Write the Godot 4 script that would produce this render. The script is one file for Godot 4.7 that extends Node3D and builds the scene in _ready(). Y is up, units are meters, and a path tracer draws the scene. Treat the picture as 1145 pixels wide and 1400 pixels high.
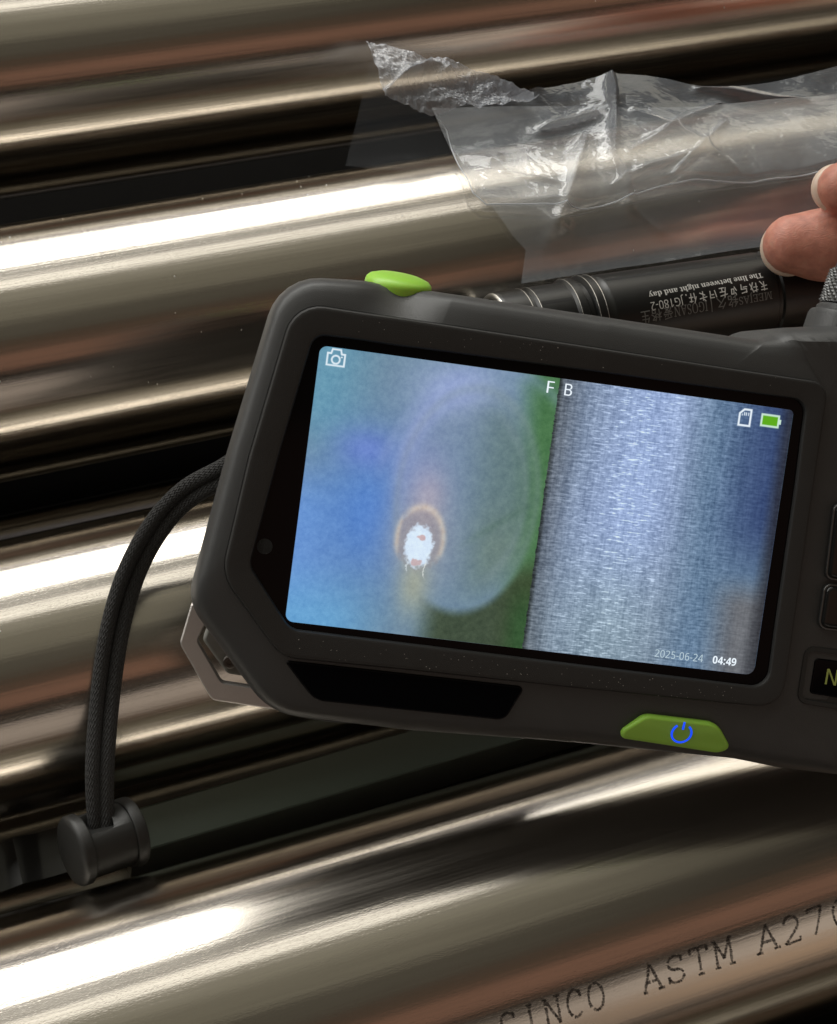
extends Node3D

# ---------------------------------------------------------------- camera frame and main sizes (metres)
const R := 0.03276         # outer radius of the steel tubes
const PITCH := 0.086868    # from tube to tube in a layer
const LOWER := -0.0850     # height of the axes of the layer below, parted from it by spacer bars
const CAM := Vector3(0.0, 0.364458, 0.117192)
const CAM_R := Vector3(0.935427, 0.179719, 0.304429)
const CAM_U := Vector3(0.213801, 0.398207, -0.892031)
const CAM_F := Vector3(0.281541, -0.899518, -0.334070)

var used_names := {}
var rubber: StandardMaterial3D
var rubber_flat: StandardMaterial3D
var gloss_black: StandardMaterial3D
var black_metal: StandardMaterial3D
var steel: StandardMaterial3D

func _ready() -> void:
	seed(7)
	make_camera()
	make_light()
	make_materials()
	make_ground()
	make_tubes()
	make_flat_bar()
	make_bag()
	make_torch()
	make_device()
	make_lanyard()
	make_hand()
	make_dust()

func make_camera() -> void:
	var c := Camera3D.new()
	c.name = "camera"
	c.keep_aspect = Camera3D.KEEP_HEIGHT
	c.fov = 2.0 * rad_to_deg(atan(700.0 / 2100.0))
	c.near = 0.01
	c.far = 50.0
	c.transform = Transform3D(Basis(CAM_R, CAM_U, -CAM_F).orthonormalized(), CAM)
	add_child(c)
	c.current = true

func window_light(called: String, elev0: float, elev1: float, x0: float, x1: float, dist: float, color: Color, energy: float) -> void:
	# a long window or lamp strip parallel to the tubes, seen from the tubes between two heights above the far side
	var e := deg_to_rad((elev0 + elev1) * 0.5)
	var dir := Vector3(0.0, sin(e), -cos(e))
	var l := AreaLight3D.new()
	l.name = called
	l.area_size = Vector2(x1 - x0, 2.0 * dist * tan(deg_to_rad(absf(elev1 - elev0)) * 0.5))
	l.area_normalize_energy = false
	l.light_energy = energy / PI
	l.light_color = color
	l.shadow_enabled = true
	l.area_range = 12.0
	l.area_attenuation = 2.0
	var zb := dir
	var xb := Vector3.RIGHT
	var yb := zb.cross(xb)
	l.transform = Transform3D(Basis(xb, yb, zb), dir * dist + Vector3((x0 + x1) * 0.5, 0.0, 0.02))
	add_child(l)

func make_light() -> void:
	var w := WorldEnvironment.new()
	w.name = "environment"
	var e := Environment.new()
	e.background_mode = Environment.BG_COLOR
	e.background_color = Color(0.020, 0.0175, 0.015).linear_to_srgb()
	e.tonemap_mode = Environment.TONE_MAPPER_LINEAR
	e.tonemap_exposure = 1.0
	e.sdfgi_enabled = true
	e.ssao_enabled = true
	e.ssil_enabled = true
	w.environment = e
	add_child(w)
	# the bright window of the workshop on the far side (two rows of panes), its dimmer end, the pale roof, and the warm dim near side
	window_light("window_lower_light", 12.0, 36.5, -5.5, 0.95, 2.4, Color(1.0, 0.985, 0.93).linear_to_srgb(), 6.0)
	window_light("window_upper_light", 50.0, 58.5, -5.0, 1.15, 2.4, Color(1.0, 0.98, 0.90).linear_to_srgb(), 1.9)
	window_light("window_mullion_light", 37.0, 49.6, -3.0, 1.0, 2.5, Color(1.0, 0.98, 0.90).linear_to_srgb(), 0.42)
	window_light("window_end_light", 13.0, 38.0, 1.0, 3.6, 2.4, Color(1.0, 0.93, 0.76).linear_to_srgb(), 1.15)
	window_light("low_wall_light", 1.0, 11.8, -3.0, 1.4, 2.6, Color(0.95, 0.93, 1.0).linear_to_srgb(), 0.20)
	window_light("roof_far_light", 59.0, 73.0, -2.6, 1.4, 2.6, Color(1.0, 0.96, 0.76).linear_to_srgb(), 0.29)
	window_light("roof_middle_light", 73.3, 90.0, -2.6, 1.3, 2.6, Color(1.0, 0.95, 0.73).linear_to_srgb(), 0.20)
	window_light("roof_near_light", 90.3, 106.0, -2.6, 1.2, 2.6, Color(1.0, 0.94, 0.72).linear_to_srgb(), 0.085)
	window_light("warm_strip_light", 107.0, 117.0, -2.4, 3.0, 2.6, Color(1.0, 0.66, 0.44).linear_to_srgb(), 0.075)
	window_light("warm_strip_lower_light", 117.3, 131.0, -2.4, 3.0, 2.6, Color(1.0, 0.53, 0.35).linear_to_srgb(), 0.22)
	window_light("near_side_light", 144.0, 158.0, -2.4, 0.9, 2.6, Color(1.0, 0.86, 0.75).linear_to_srgb(), 0.42)
	window_light("near_side_lower_light", 158.3, 174.0, -2.4, 0.9, 2.6, Color(1.0, 0.84, 0.72).linear_to_srgb(), 0.24)
	window_light("near_side_warm_light", 141.5, 157.0, 0.95, 3.2, 2.6, Color(1.0, 0.86, 0.74).linear_to_srgb(), 0.62)
	window_light("near_side_warm_lower_light", 157.3, 172.0, 0.95, 3.2, 2.6, Color(1.0, 0.70, 0.48).linear_to_srgb(), 0.52)

# ---------------------------------------------------------------- tagging
func unique_name(called: String) -> String:
	if not used_names.has(called):
		used_names[called] = 0
		return called
	used_names[called] += 1
	return "%s_%03d" % [called, used_names[called]]

func thing(called: String, label: String, category: String, t := Transform3D.IDENTITY, group := "") -> Node3D:
	var o := Node3D.new()
	o.name = unique_name(called)
	o.transform = t
	add_child(o, true)
	tag(o, label, category, group)
	return o

func tag(o: Node, label: String, category: String, group := "") -> void:
	o.set_meta("label", label)
	o.set_meta("category", category)
	if group != "":
		o.set_meta("group", group)

func part(called: String, mesh: Mesh, mat: Material, parent: Node, label := "") -> MeshInstance3D:
	var m := MeshInstance3D.new()
	m.name = called
	m.mesh = mesh
	m.material_override = mat
	m.cast_shadow = GeometryInstance3D.SHADOW_CASTING_SETTING_ON
	parent.add_child(m, true)
	if label != "":
		m.set_meta("label", label)
	return m

# ---------------------------------------------------------------- mesh building
class Shape:
	var v := PackedVector3Array()
	var uv := PackedVector2Array()

	func tri(a: Vector3, b: Vector3, c: Vector3, ua := Vector2.ZERO, ub := Vector2.ZERO, uc := Vector2.ZERO) -> void:
		if (b - a).cross(c - a).length_squared() < 1e-22:
			return
		v.append(a); v.append(b); v.append(c)
		uv.append(ua); uv.append(ub); uv.append(uc)

	func quad(a: Vector3, b: Vector3, c: Vector3, d: Vector3, ua := Vector2.ZERO, ub := Vector2.ZERO, uc := Vector2.ZERO, ud := Vector2.ZERO) -> void:
		tri(a, b, c, ua, ub, uc)
		tri(a, c, d, ua, uc, ud)

	func ring_join(p: PackedVector3Array, q: PackedVector3Array, closed := true, vp := 0.0, vq := 1.0, us := 1.0) -> void:
		var n := p.size()
		for i in (n if closed else n - 1):
			var j := (i + 1) % n
			var u0 := us * i / float(n)
			var u1 := us * (i + 1) / float(n)
			quad(p[i], p[j], q[j], q[i], Vector2(u0, vp), Vector2(u1, vp), Vector2(u1, vq), Vector2(u0, vq))

	func cap(p: PackedVector3Array) -> void:
		# flat-ish loop, triangulated in its own plane
		var n := Vector3.ZERO
		for i in p.size():
			n += p[i].cross(p[(i + 1) % p.size()])
		if n.length() < 1e-14:
			return
		n = n.normalized()
		var ax := (Vector3.RIGHT if absf(n.x) < 0.9 else Vector3.UP).cross(n).normalized()
		var ay := n.cross(ax)
		var flat := PackedVector2Array()
		for q in p:
			flat.append(Vector2(q.dot(ax), q.dot(ay)) * 1000.0)
		var idx := Geometry2D.triangulate_polygon(flat)
		if idx.is_empty():
			var c := Vector3.ZERO
			for q in p:
				c += q / p.size()
			for i in p.size():
				tri(p[i], p[(i + 1) % p.size()], c, flat[i], flat[(i + 1) % p.size()], Vector2.ZERO)
		for k in range(0, idx.size(), 3):
			tri(p[idx[k]], p[idx[k + 1]], p[idx[k + 2]], flat[idx[k]], flat[idx[k + 1]], flat[idx[k + 2]])

	func loft(rings: Array, cap_first := true, cap_last := true, us := 1.0, vs := 1.0) -> void:
		for k in rings.size() - 1:
			ring_join(rings[k], rings[k + 1], true, vs * k / float(rings.size() - 1), vs * (k + 1) / float(rings.size() - 1), us)
		if cap_first:
			cap(rings[0])
		if cap_last:
			cap(rings[rings.size() - 1])

	func moved(t: Transform3D) -> Shape:
		for i in v.size():
			v[i] = t * v[i]
		return self

	func add(o: Shape) -> void:
		v.append_array(o.v)
		uv.append_array(o.uv)

	# ArrayMesh with normals shared below the crease angle; consistent: make face orientation follow neighbours by solid flag
	func mesh(crease := 40.0, solid := true) -> ArrayMesh:
		if solid:
			orient()
		var n := v.size()
		var fn := PackedVector3Array()
		fn.resize(n / 3)
		var at := {}
		for f in n / 3:
			fn[f] = (v[f * 3 + 2] - v[f * 3]).cross(v[f * 3 + 1] - v[f * 3])
			for k in 3:
				var key := Vector3i((v[f * 3 + k] * 200000.0).round())
				if at.has(key):
					at[key].append(f)
				else:
					at[key] = PackedInt32Array([f])
		var lim := cos(deg_to_rad(crease))
		var nn := PackedVector3Array()
		nn.resize(n)
		for f in n / 3:
			var own := fn[f].normalized()
			for k in 3:
				var s := Vector3.ZERO
				for g in at[Vector3i((v[f * 3 + k] * 200000.0).round())]:
					if fn[g].normalized().dot(own) > lim:
						s += fn[g]
				nn[f * 3 + k] = s.normalized() if s.length_squared() > 1e-30 else own
		var a := []
		a.resize(Mesh.ARRAY_MAX)
		a[Mesh.ARRAY_VERTEX] = v
		a[Mesh.ARRAY_NORMAL] = nn
		a[Mesh.ARRAY_TEX_UV] = uv
		var m := ArrayMesh.new()
		m.add_surface_from_arrays(Mesh.PRIMITIVE_TRIANGLES, a)
		return m

	# one connected shell after another: neighbours get the same winding, then each shell faces outwards
	func orient() -> void:
		var nf := v.size() / 3
		var edge := {}
		var ids := PackedInt32Array()
		ids.resize(v.size())
		var known := {}
		for i in v.size():
			var key := Vector3i((v[i] * 200000.0).round())
			if not known.has(key):
				known[key] = known.size()
			ids[i] = known[key]
		for f in nf:
			for k in 3:
				var a := ids[f * 3 + k]
				var b := ids[f * 3 + (k + 1) % 3]
				var e := Vector2i(mini(a, b), maxi(a, b))
				if edge.has(e):
					edge[e].append(f)
				else:
					edge[e] = [f]
		var done := PackedByteArray()
		done.resize(nf)
		for s in nf:
			if done[s]:
				continue
			var shell := [s]
			done[s] = 1
			var head := 0
			while head < shell.size():
				var f: int = shell[head]
				head += 1
				for k in 3:
					var a := ids[f * 3 + k]
					var b := ids[f * 3 + (k + 1) % 3]
					for g in edge[Vector2i(mini(a, b), maxi(a, b))]:
						if done[g]:
							continue
						for j in 3:
							if ids[g * 3 + j] == a and ids[g * 3 + (j + 1) % 3] == b:
								turn(g)
								break
						done[g] = 1
						shell.append(g)
			var mid := Vector3.ZERO
			for f in shell:
				mid += v[f * 3]
			mid /= shell.size()
			var vol := 0.0
			for f in shell:
				vol += (v[f * 3] - mid).dot((v[f * 3 + 1] - mid).cross(v[f * 3 + 2] - mid))
			if vol > 0.0:
				for f in shell:
					turn(f)

	func turn(f: int) -> void:
		var t := v[f * 3 + 1]
		v[f * 3 + 1] = v[f * 3 + 2]
		v[f * 3 + 2] = t
		var w := uv[f * 3 + 1]
		uv[f * 3 + 1] = uv[f * 3 + 2]
		uv[f * 3 + 2] = w

# closed outline with rounded corners, in mm: every corner [x, y, reach]; the same counts for every outline of as many corners
func outline(c: Array, k := 7, m := 6) -> PackedVector2Array:
	var p := PackedVector2Array()
	var n := c.size()
	for i in n:
		var a := Vector2(c[(i + n - 1) % n][0], c[(i + n - 1) % n][1])
		var b := Vector2(c[i][0], c[i][1])
		var d := Vector2(c[(i + 1) % n][0], c[(i + 1) % n][1])
		var r: float = minf(c[i][2], minf(a.distance_to(b), b.distance_to(d)) * 0.48)
		var p0 := b + (a - b).normalized() * r
		var p1 := b + (d - b).normalized() * r
		var turn_by := absf((b - a).angle_to(d - b))
		var w := cos(turn_by * 0.5)
		for q in k:
			var t := q / float(k - 1)
			var den := (1.0 - t) * (1.0 - t) + 2.0 * w * t * (1.0 - t) + t * t
			p.append((p0 * (1.0 - t) * (1.0 - t) + b * 2.0 * w * t * (1.0 - t) + p1 * t * t) / den)
		var r2: float = minf(c[(i + 1) % n][2], minf(b.distance_to(d), d.distance_to(Vector2(c[(i + 2) % n][0], c[(i + 2) % n][1]))) * 0.48)
		var p2 := d + (b - d).normalized() * r2
		for q in range(1, m):
			p.append(p1.lerp(p2, q / float(m)))
	return p

func ring3(p: PackedVector2Array, z: float, scaled := 1.0, about := Vector2.ZERO) -> PackedVector3Array:
	var o := PackedVector3Array()
	for q in p:
		var s := about + (q - about) * scaled
		o.append(Vector3(s.x, s.y, z) * 0.001)
	return o

# ring of an outline moved inwards by d mm
func inset(p: PackedVector2Array, d: float) -> PackedVector2Array:
	var n := p.size()
	var area := 0.0
	for i in n:
		area += p[i].cross(p[(i + 1) % n])
	var s := 1.0 if area > 0.0 else -1.0
	var o := PackedVector2Array()
	for i in n:
		var e := (p[(i + 1) % n] - p[(i + n - 1) % n]).normalized()
		o.append(p[i] + Vector2(-e.y, e.x) * s * d)
	return o

# a slab with rounded front edges: outline in mm, from z0 up to z1
func slab(p: PackedVector2Array, z0: float, z1: float, round_by: float) -> Shape:
	var s := Shape.new()
	var rings := [ring3(p, z0)]
	for k in 5:
		var a := k / 4.0 * PI * 0.5
		rings.append(ring3(inset(p, round_by * (1.0 - cos(a))), z1 - round_by * (1.0 - sin(a))))
	s.loft(rings)
	return s

func mixed(p: PackedVector2Array, q: PackedVector2Array, t: float, z: float) -> PackedVector3Array:
	var o := PackedVector3Array()
	for i in p.size():
		var s := p[i].lerp(q[i], t)
		o.append(Vector3(s.x, s.y, z) * 0.001)
	return o

# turned body: profile of (radius, height) in mm about +y
func lathe(profile: Array, n := 48, cap0 := true, cap1 := true) -> Shape:
	var rings := []
	for q in profile:
		var o := PackedVector3Array()
		for i in n:
			var a := TAU * i / n
			o.append(Vector3(cos(a) * q[0], q[1], sin(a) * q[0]) * 0.001)
		rings.append(o)
	var s := Shape.new()
	s.loft(rings, cap0, cap1, 1.0, 1.0)
	return s

func along(from: Vector3, dir: Vector3, hint := Vector3.UP) -> Transform3D:
	var y := dir.normalized()
	var x := y.cross(hint).normalized()
	return Transform3D(Basis(x, y, x.cross(y)), from)

func smooth_path(pts: Array, per := 10) -> PackedVector3Array:
	var c := Curve3D.new()
	for i in pts.size():
		var tan_: Vector3 = (pts[mini(i + 1, pts.size() - 1)] - pts[maxi(i - 1, 0)]) / 6.0
		c.add_point(pts[i], -tan_, tan_)
	var o := PackedVector3Array()
	for i in (pts.size() - 1) * per + 1:
		o.append(c.samplef(i / float(per)))
	return o

func sweep(path: PackedVector3Array, r: float, n := 20, v_per_m := 60.0) -> Shape:
	var s := Shape.new()
	var side := (path[1] - path[0]).cross(Vector3.UP).normalized()
	var last := PackedVector3Array()
	var lv := 0.0
	for i in path.size():
		var t := (path[mini(i + 1, path.size() - 1)] - path[maxi(i - 1, 0)]).normalized()
		side = (side - t * side.dot(t)).normalized()
		var up := t.cross(side)
		var o := PackedVector3Array()
		for k in n:
			var a := TAU * k / n
			o.append(path[i] + (side * cos(a) + up * sin(a)) * r)
		var nv := lv if i == 0 else lv + path[i].distance_to(path[i - 1]) * v_per_m
		if i > 0:
			s.ring_join(last, o, true, lv, nv, 1.0)
		else:
			s.cap(o)
		last = o
		lv = nv
	s.cap(last)
	return s

func box_along(a: Vector3, b: Vector3, wide: Vector3, thick: Vector3, bevel := 0.0004) -> Shape:
	# bar from a to b; wide and thick are half extents as vectors
	var s := Shape.new()
	var w := wide.length()
	var h := thick.length()
	var wn := wide.normalized()
	var tn := thick.normalized()
	var pr := [Vector2(-w, -h + bevel), Vector2(-w + bevel, -h), Vector2(w - bevel, -h), Vector2(w, -h + bevel), Vector2(w, h - bevel), Vector2(w - bevel, h), Vector2(-w + bevel, h), Vector2(-w, h - bevel)]
	var rings := []
	for p in [a, b]:
		var o := PackedVector3Array()
		for q in pr:
			o.append(p + wn * q.x + tn * q.y)
		rings.append(o)
	s.loft(rings)
	return s

# text as flat triangles in the box (0,0)-(w,h), in metres; h is the height of the capitals
func text_shape(text: String, font_name: String, w: float, h: float, weight := 400) -> Shape:
	var f := SystemFont.new()
	f.font_names = PackedStringArray([font_name])
	f.font_weight = weight
	var t := TextMesh.new()
	t.font = f
	t.font_size = 64
	t.pixel_size = 0.01
	t.depth = 0.0
	t.curve_step = 1.0
	t.text = text
	t.horizontal_alignment = HORIZONTAL_ALIGNMENT_LEFT
	var a := t.get_mesh_arrays()
	var v: PackedVector3Array = a[Mesh.ARRAY_VERTEX]
	var idx: PackedInt32Array = a[Mesh.ARRAY_INDEX] if a[Mesh.ARRAY_INDEX] != null else PackedInt32Array(range(v.size()))
	var lo := Vector3(1e9, 1e9, 0)
	var hi := Vector3(-1e9, -1e9, 0)
	for p in v:
		lo = Vector3(minf(lo.x, p.x), minf(lo.y, p.y), 0)
		hi = Vector3(maxf(hi.x, p.x), maxf(hi.y, p.y), 0)
	var s := Shape.new()
	var k := Vector2(w / maxf(hi.x - lo.x, 1e-6), h / maxf(hi.y - lo.y, 1e-6))
	for i in range(0, idx.size(), 3):
		var q := []
		for j in 3:
			var p := v[idx[i + j]]
			q.append(Vector3((p.x - lo.x) * k.x, (p.y - lo.y) * k.y, 0.0))
		s.tri(q[0], q[1], q[2], Vector2(q[0].x, q[0].y) * 40.0, Vector2(q[1].x, q[1].y) * 40.0, Vector2(q[2].x, q[2].y) * 40.0)
	return s

# pen strokes as flat bands
func strokes_shape(list: Array, scale_by: Vector2, at: Vector2, pen: float) -> Shape:
	var s := Shape.new()
	for st in list:
		for i in range(0, st.size() - 2, 2):
			var a := at + Vector2(st[i], st[i + 1]) * scale_by
			var b := at + Vector2(st[i + 2], st[i + 3]) * scale_by
			var d := (b - a).normalized()
			var n := Vector2(-d.y, d.x) * pen * 0.5
			a -= d * pen * 0.35
			b += d * pen * 0.35
			s.quad(Vector3(a.x + n.x, a.y + n.y, 0), Vector3(b.x + n.x, b.y + n.y, 0), Vector3(b.x - n.x, b.y - n.y, 0), Vector3(a.x - n.x, a.y - n.y, 0))
	return s

# ---------------------------------------------------------------- materials
func mat(c: Color, rough: float, metal := 0.0) -> StandardMaterial3D:
	var m := StandardMaterial3D.new()
	m.albedo_color = c.linear_to_srgb()
	m.roughness = rough
	m.metallic = metal
	return m

func noise(sd: int, freq: float, octaves := 4, kind := FastNoiseLite.TYPE_SIMPLEX_SMOOTH) -> FastNoiseLite:
	var n := FastNoiseLite.new()
	n.seed = sd
	n.frequency = freq
	n.noise_type = kind
	n.fractal_octaves = octaves
	return n

func grain(sd: int, freq: float, size := 256, octaves := 4) -> ImageTexture:
	var im := noise(sd, freq, octaves).get_seamless_image(size, size)
	im.convert(Image.FORMAT_RGB8)
	return ImageTexture.create_from_image(im)

func make_materials() -> void:
	rubber = mat(Color(0.046, 0.0468, 0.0475), 0.46)
	rubber.heightmap_enabled = true
	rubber.heightmap_texture = grain(3, 0.22, 256, 3)
	rubber.heightmap_scale = 0.006
	rubber.uv1_triplanar = true
	rubber.uv1_scale = Vector3.ONE * 90.0
	rubber_flat = mat(Color(0.022, 0.022, 0.0215), 0.55)
	gloss_black = mat(Color(0.003, 0.003, 0.004), 0.08)
	gloss_black.metallic_specular = 0.25
	black_metal = mat(Color(0.010, 0.010, 0.010), 0.30)
	black_metal.heightmap_enabled = true
	black_metal.heightmap_texture = rubber.heightmap_texture
	black_metal.heightmap_scale = 0.002
	black_metal.uv1_triplanar = true
	black_metal.uv1_scale = Vector3.ONE * 200.0
	# polished stainless: fine long streaks along the tube over a slight cross grain
	steel = mat(Color(0.58, 0.535, 0.475), 0.31, 1.0)
	var im := Image.create(512, 512, false, Image.FORMAT_R8)
	var a := noise(11, 0.010, 2)
	var b := noise(12, 0.06, 2)
	var c := noise(13, 0.45, 2)
	for y in 512:
		for x in 512:
			# wraps by mirroring, so the repeat has no seam
			var mx := absf(x - 256.0)
			var my := absf(y - 256.0)
			var h := 0.5 + 0.36 * a.get_noise_2d(mx * 0.10, my) + 0.11 * b.get_noise_2d(mx * 0.05, my) + 0.15 * c.get_noise_2d(mx * 1.0, my * 1.0)
			im.set_pixel(x, y, Color(clampf(h, 0, 1), 0, 0))
	var rim_ := Image.create(512, 512, false, Image.FORMAT_R8)
	var r1 := noise(14, 0.018, 4)
	var r2 := noise(15, 0.10, 3)
	for y in 512:
		for x in 512:
			var mx := absf(x - 256.0)
			var my := absf(y - 256.0)
			var v := 0.72 + 0.16 * r2.get_noise_2d(mx * 0.06, my) + 0.10 * r1.get_noise_2d(mx * 0.25, my * 0.8)
			rim_.set_pixel(x, y, Color(clampf(v, 0.3, 1), 0, 0))
	steel.roughness_texture = ImageTexture.create_from_image(rim_)
	steel.roughness_texture_channel = BaseMaterial3D.TEXTURE_CHANNEL_RED
	steel.heightmap_enabled = true
	steel.heightmap_texture = ImageTexture.create_from_image(im)
	steel.heightmap_scale = 0.0048
	steel.uv1_scale = Vector3(7.0, 5.0, 1.0)
	steel.anisotropy_enabled = true
	steel.anisotropy = 0.8

# ---------------------------------------------------------------- tubes
const R_BIG := 0.0380     # the lettered tube is a size thicker
const BIG_AT := Vector3(0.07, 0.0052, 0.0932)

func tube_mesh(rr: float) -> ArrayMesh:
	var s := Shape.new()
	var x0 := -0.9
	var x1 := 1.1
	var n := 180
	var outer := []
	for e in [[x0, (rr - 0.0018)], [x0 + 0.0004, (rr - 0.0002)], [x0 + 0.0010, rr], [x1 - 0.0010, rr], [x1 - 0.0004, (rr - 0.0002)], [x1, (rr - 0.0018)]]:
		var o := PackedVector3Array()
		for i in n:
			var a := TAU * i / n
			o.append(Vector3(e[0], e[1] * cos(a), -e[1] * sin(a)))
		outer.append(o)
	# u runs along the tube, v round it
	for k in outer.size() - 1:
		for i in n:
			var j := (i + 1) % n
			var v0 := i / float(n)
			var v1 := (i + 1) / float(n)
			s.quad(outer[k][i], outer[k][j], outer[k + 1][j], outer[k + 1][i], Vector2(outer[k][i].x, v0), Vector2(outer[k][i].x, v1), Vector2(outer[k + 1][i].x, v1), Vector2(outer[k + 1][i].x, v0))
	var bore := []
	for e in [x0, x1]:
		var o := PackedVector3Array()
		for i in n:
			var a := TAU * i / n
			o.append(Vector3(e, (rr - 0.0018) * cos(a), -(rr - 0.0018) * sin(a)))
		bore.append(o)
	s.ring_join(bore[0], bore[1])
	# the outer skin faces outwards
	var f := 0
	while f < s.v.size() / 3:
		var mid := (s.v[f * 3] + s.v[f * 3 + 1] + s.v[f * 3 + 2]) / 3.0
		var nn := (s.v[f * 3 + 2] - s.v[f * 3]).cross(s.v[f * 3 + 1] - s.v[f * 3])
		var dist := Vector3(0, mid.y, mid.z).length()
		var out_ := Vector3(0, mid.y, mid.z) * (1.0 if dist > (rr - 0.0017) else -1.0)
		if nn.dot(out_) < 0.0:
			s.turn(f)
		f += 1
	return s.mesh(30.0, false)

func make_ground() -> void:
	var m := mat(Color(0.009, 0.0085, 0.008), 0.95)
	m.metallic_specular = 0.1
	m.heightmap_enabled = true
	m.heightmap_texture = grain(21, 0.05, 256, 5)
	m.heightmap_scale = 0.03
	m.uv1_triplanar = true
	m.uv1_scale = Vector3.ONE * 3.0
	var g := PlaneMesh.new()
	g.size = Vector2(8.0, 8.0)
	var o := part("ground", g, m, self)
	o.position = Vector3(0, LOWER - R - 0.012, 0)
	o.set_meta("kind", "structure")

func make_tubes() -> void:
	var labels := [
		"polished stainless steel tube along the top edge of the photo, above the bag",
		"polished stainless steel tube under the clear plastic bag",
		"polished stainless steel tube passing under the middle of the handheld device",
		"polished stainless steel tube with dark ASTM lettering, nearest the viewer",
	]
	var mesh := tube_mesh(R)
	var first: MeshInstance3D
	for k in 4:
		var o: MeshInstance3D
		if k == 0:
			o = MeshInstance3D.new()
			o.mesh = mesh
			o.material_override = steel
			first = o
		else:
			o = first.duplicate()
		o.name = unique_name("steel_tube")
		# each tube lies turned a little differently about its own axis
		o.transform = Transform3D(Basis(Vector3.RIGHT, [0.0, 1.3, 2.1, 3.4][k]), Vector3([0.0, -0.13, 0.21, 0.07][k], 0.0, PITCH * (k - 2)))
		add_child(o, true)
		tag(o, labels[k], "steel tube", "steel tubes lying side by side")
		if k == 3:
			o.mesh = tube_mesh(R_BIG)
			o.position = BIG_AT
			tube_lettering(o)
	# the neighbours just outside the frame, which the others mirror
	for k in [-1, 4]:
		var o: MeshInstance3D = first.duplicate()
		o.name = unique_name("steel_tube")
		o.transform = Transform3D(Basis(Vector3.RIGHT, 0.7 * k), Vector3(0.05 * k, 0.0, PITCH * (k - 2)))
		add_child(o, true)
		tag(o, "polished stainless steel tube beyond the top one, at the back of the row" if k < 0 else "polished stainless steel tube in front of the lettered one, at the near end", "steel tube", "steel tubes lying side by side")
	# the layer below, seen through the gaps
	var low := [
		"dark steel tube of the lower layer, seen in the gap above the bag tube",
		"dark steel tube of the lower layer, under the black torch",
		"dark steel tube of the lower layer, under the dark green flat bar",
	]
	for k in 3:
		var o: MeshInstance3D = first.duplicate()
		o.name = unique_name("steel_tube")
		o.transform = Transform3D(Basis(Vector3.RIGHT, 2.3 + 0.9 * k), Vector3(0.04 - 0.07 * k, LOWER, PITCH * (k - 1.5)))
		add_child(o, true)
		tag(o, low[k], "steel tube", "steel tubes of the lower layer")

func tube_lettering(tube: MeshInstance3D) -> void:
	var ink := mat(Color(0.035, 0.028, 0.022), 0.6)
	ink.transparency = BaseMaterial3D.TRANSPARENCY_ALPHA
	var im := Image.create(256, 256, false, Image.FORMAT_RGBA8)
	var n := noise(31, 0.16, 2)
	var n2 := noise(32, 0.03, 2)
	for y in 256:
		for x in 256:
			var a := 0.66 + 1.3 * n.get_noise_2d(absf(x - 128.0) * 0.35, absf(y - 128.0) * 1.3) + 0.25 * n2.get_noise_2d(absf(x - 128.0), absf(y - 128.0))
			im.set_pixel(x, y, Color(1, 1, 1, clampf(a, 0.42, 0.90)))
	ink.albedo_texture = ImageTexture.create_from_image(im)
	var back := tube.transform.affine_inverse()
	for w in [["SINCO", 0.0825, 0.0242], ["ASTM", 0.1154, 0.0223], ["A270", 0.1436, 0.0238]]:
		var s := pen_word(w[0], w[2], 0.0061)
		for i in s.v.size():
			var p := s.v[i]
			s.uv[i] = Vector2(p.x, p.y) * 45.0
			var th := deg_to_rad(-33.4 + 0.6 * (w[1] + p.x - 0.11) / 0.05) + p.y / R_BIG
			s.v[i] = back * Vector3(w[1] + p.x, BIG_AT.y + (R_BIG + 0.00012) * cos(th), BIG_AT.z - (R_BIG + 0.00012) * sin(th))
		outward(s, back * Vector3(0, BIG_AT.y, BIG_AT.z), (back.basis * Vector3.RIGHT).normalized())
		part("lettering", s.mesh(60.0, false), ink, tube)

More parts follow.
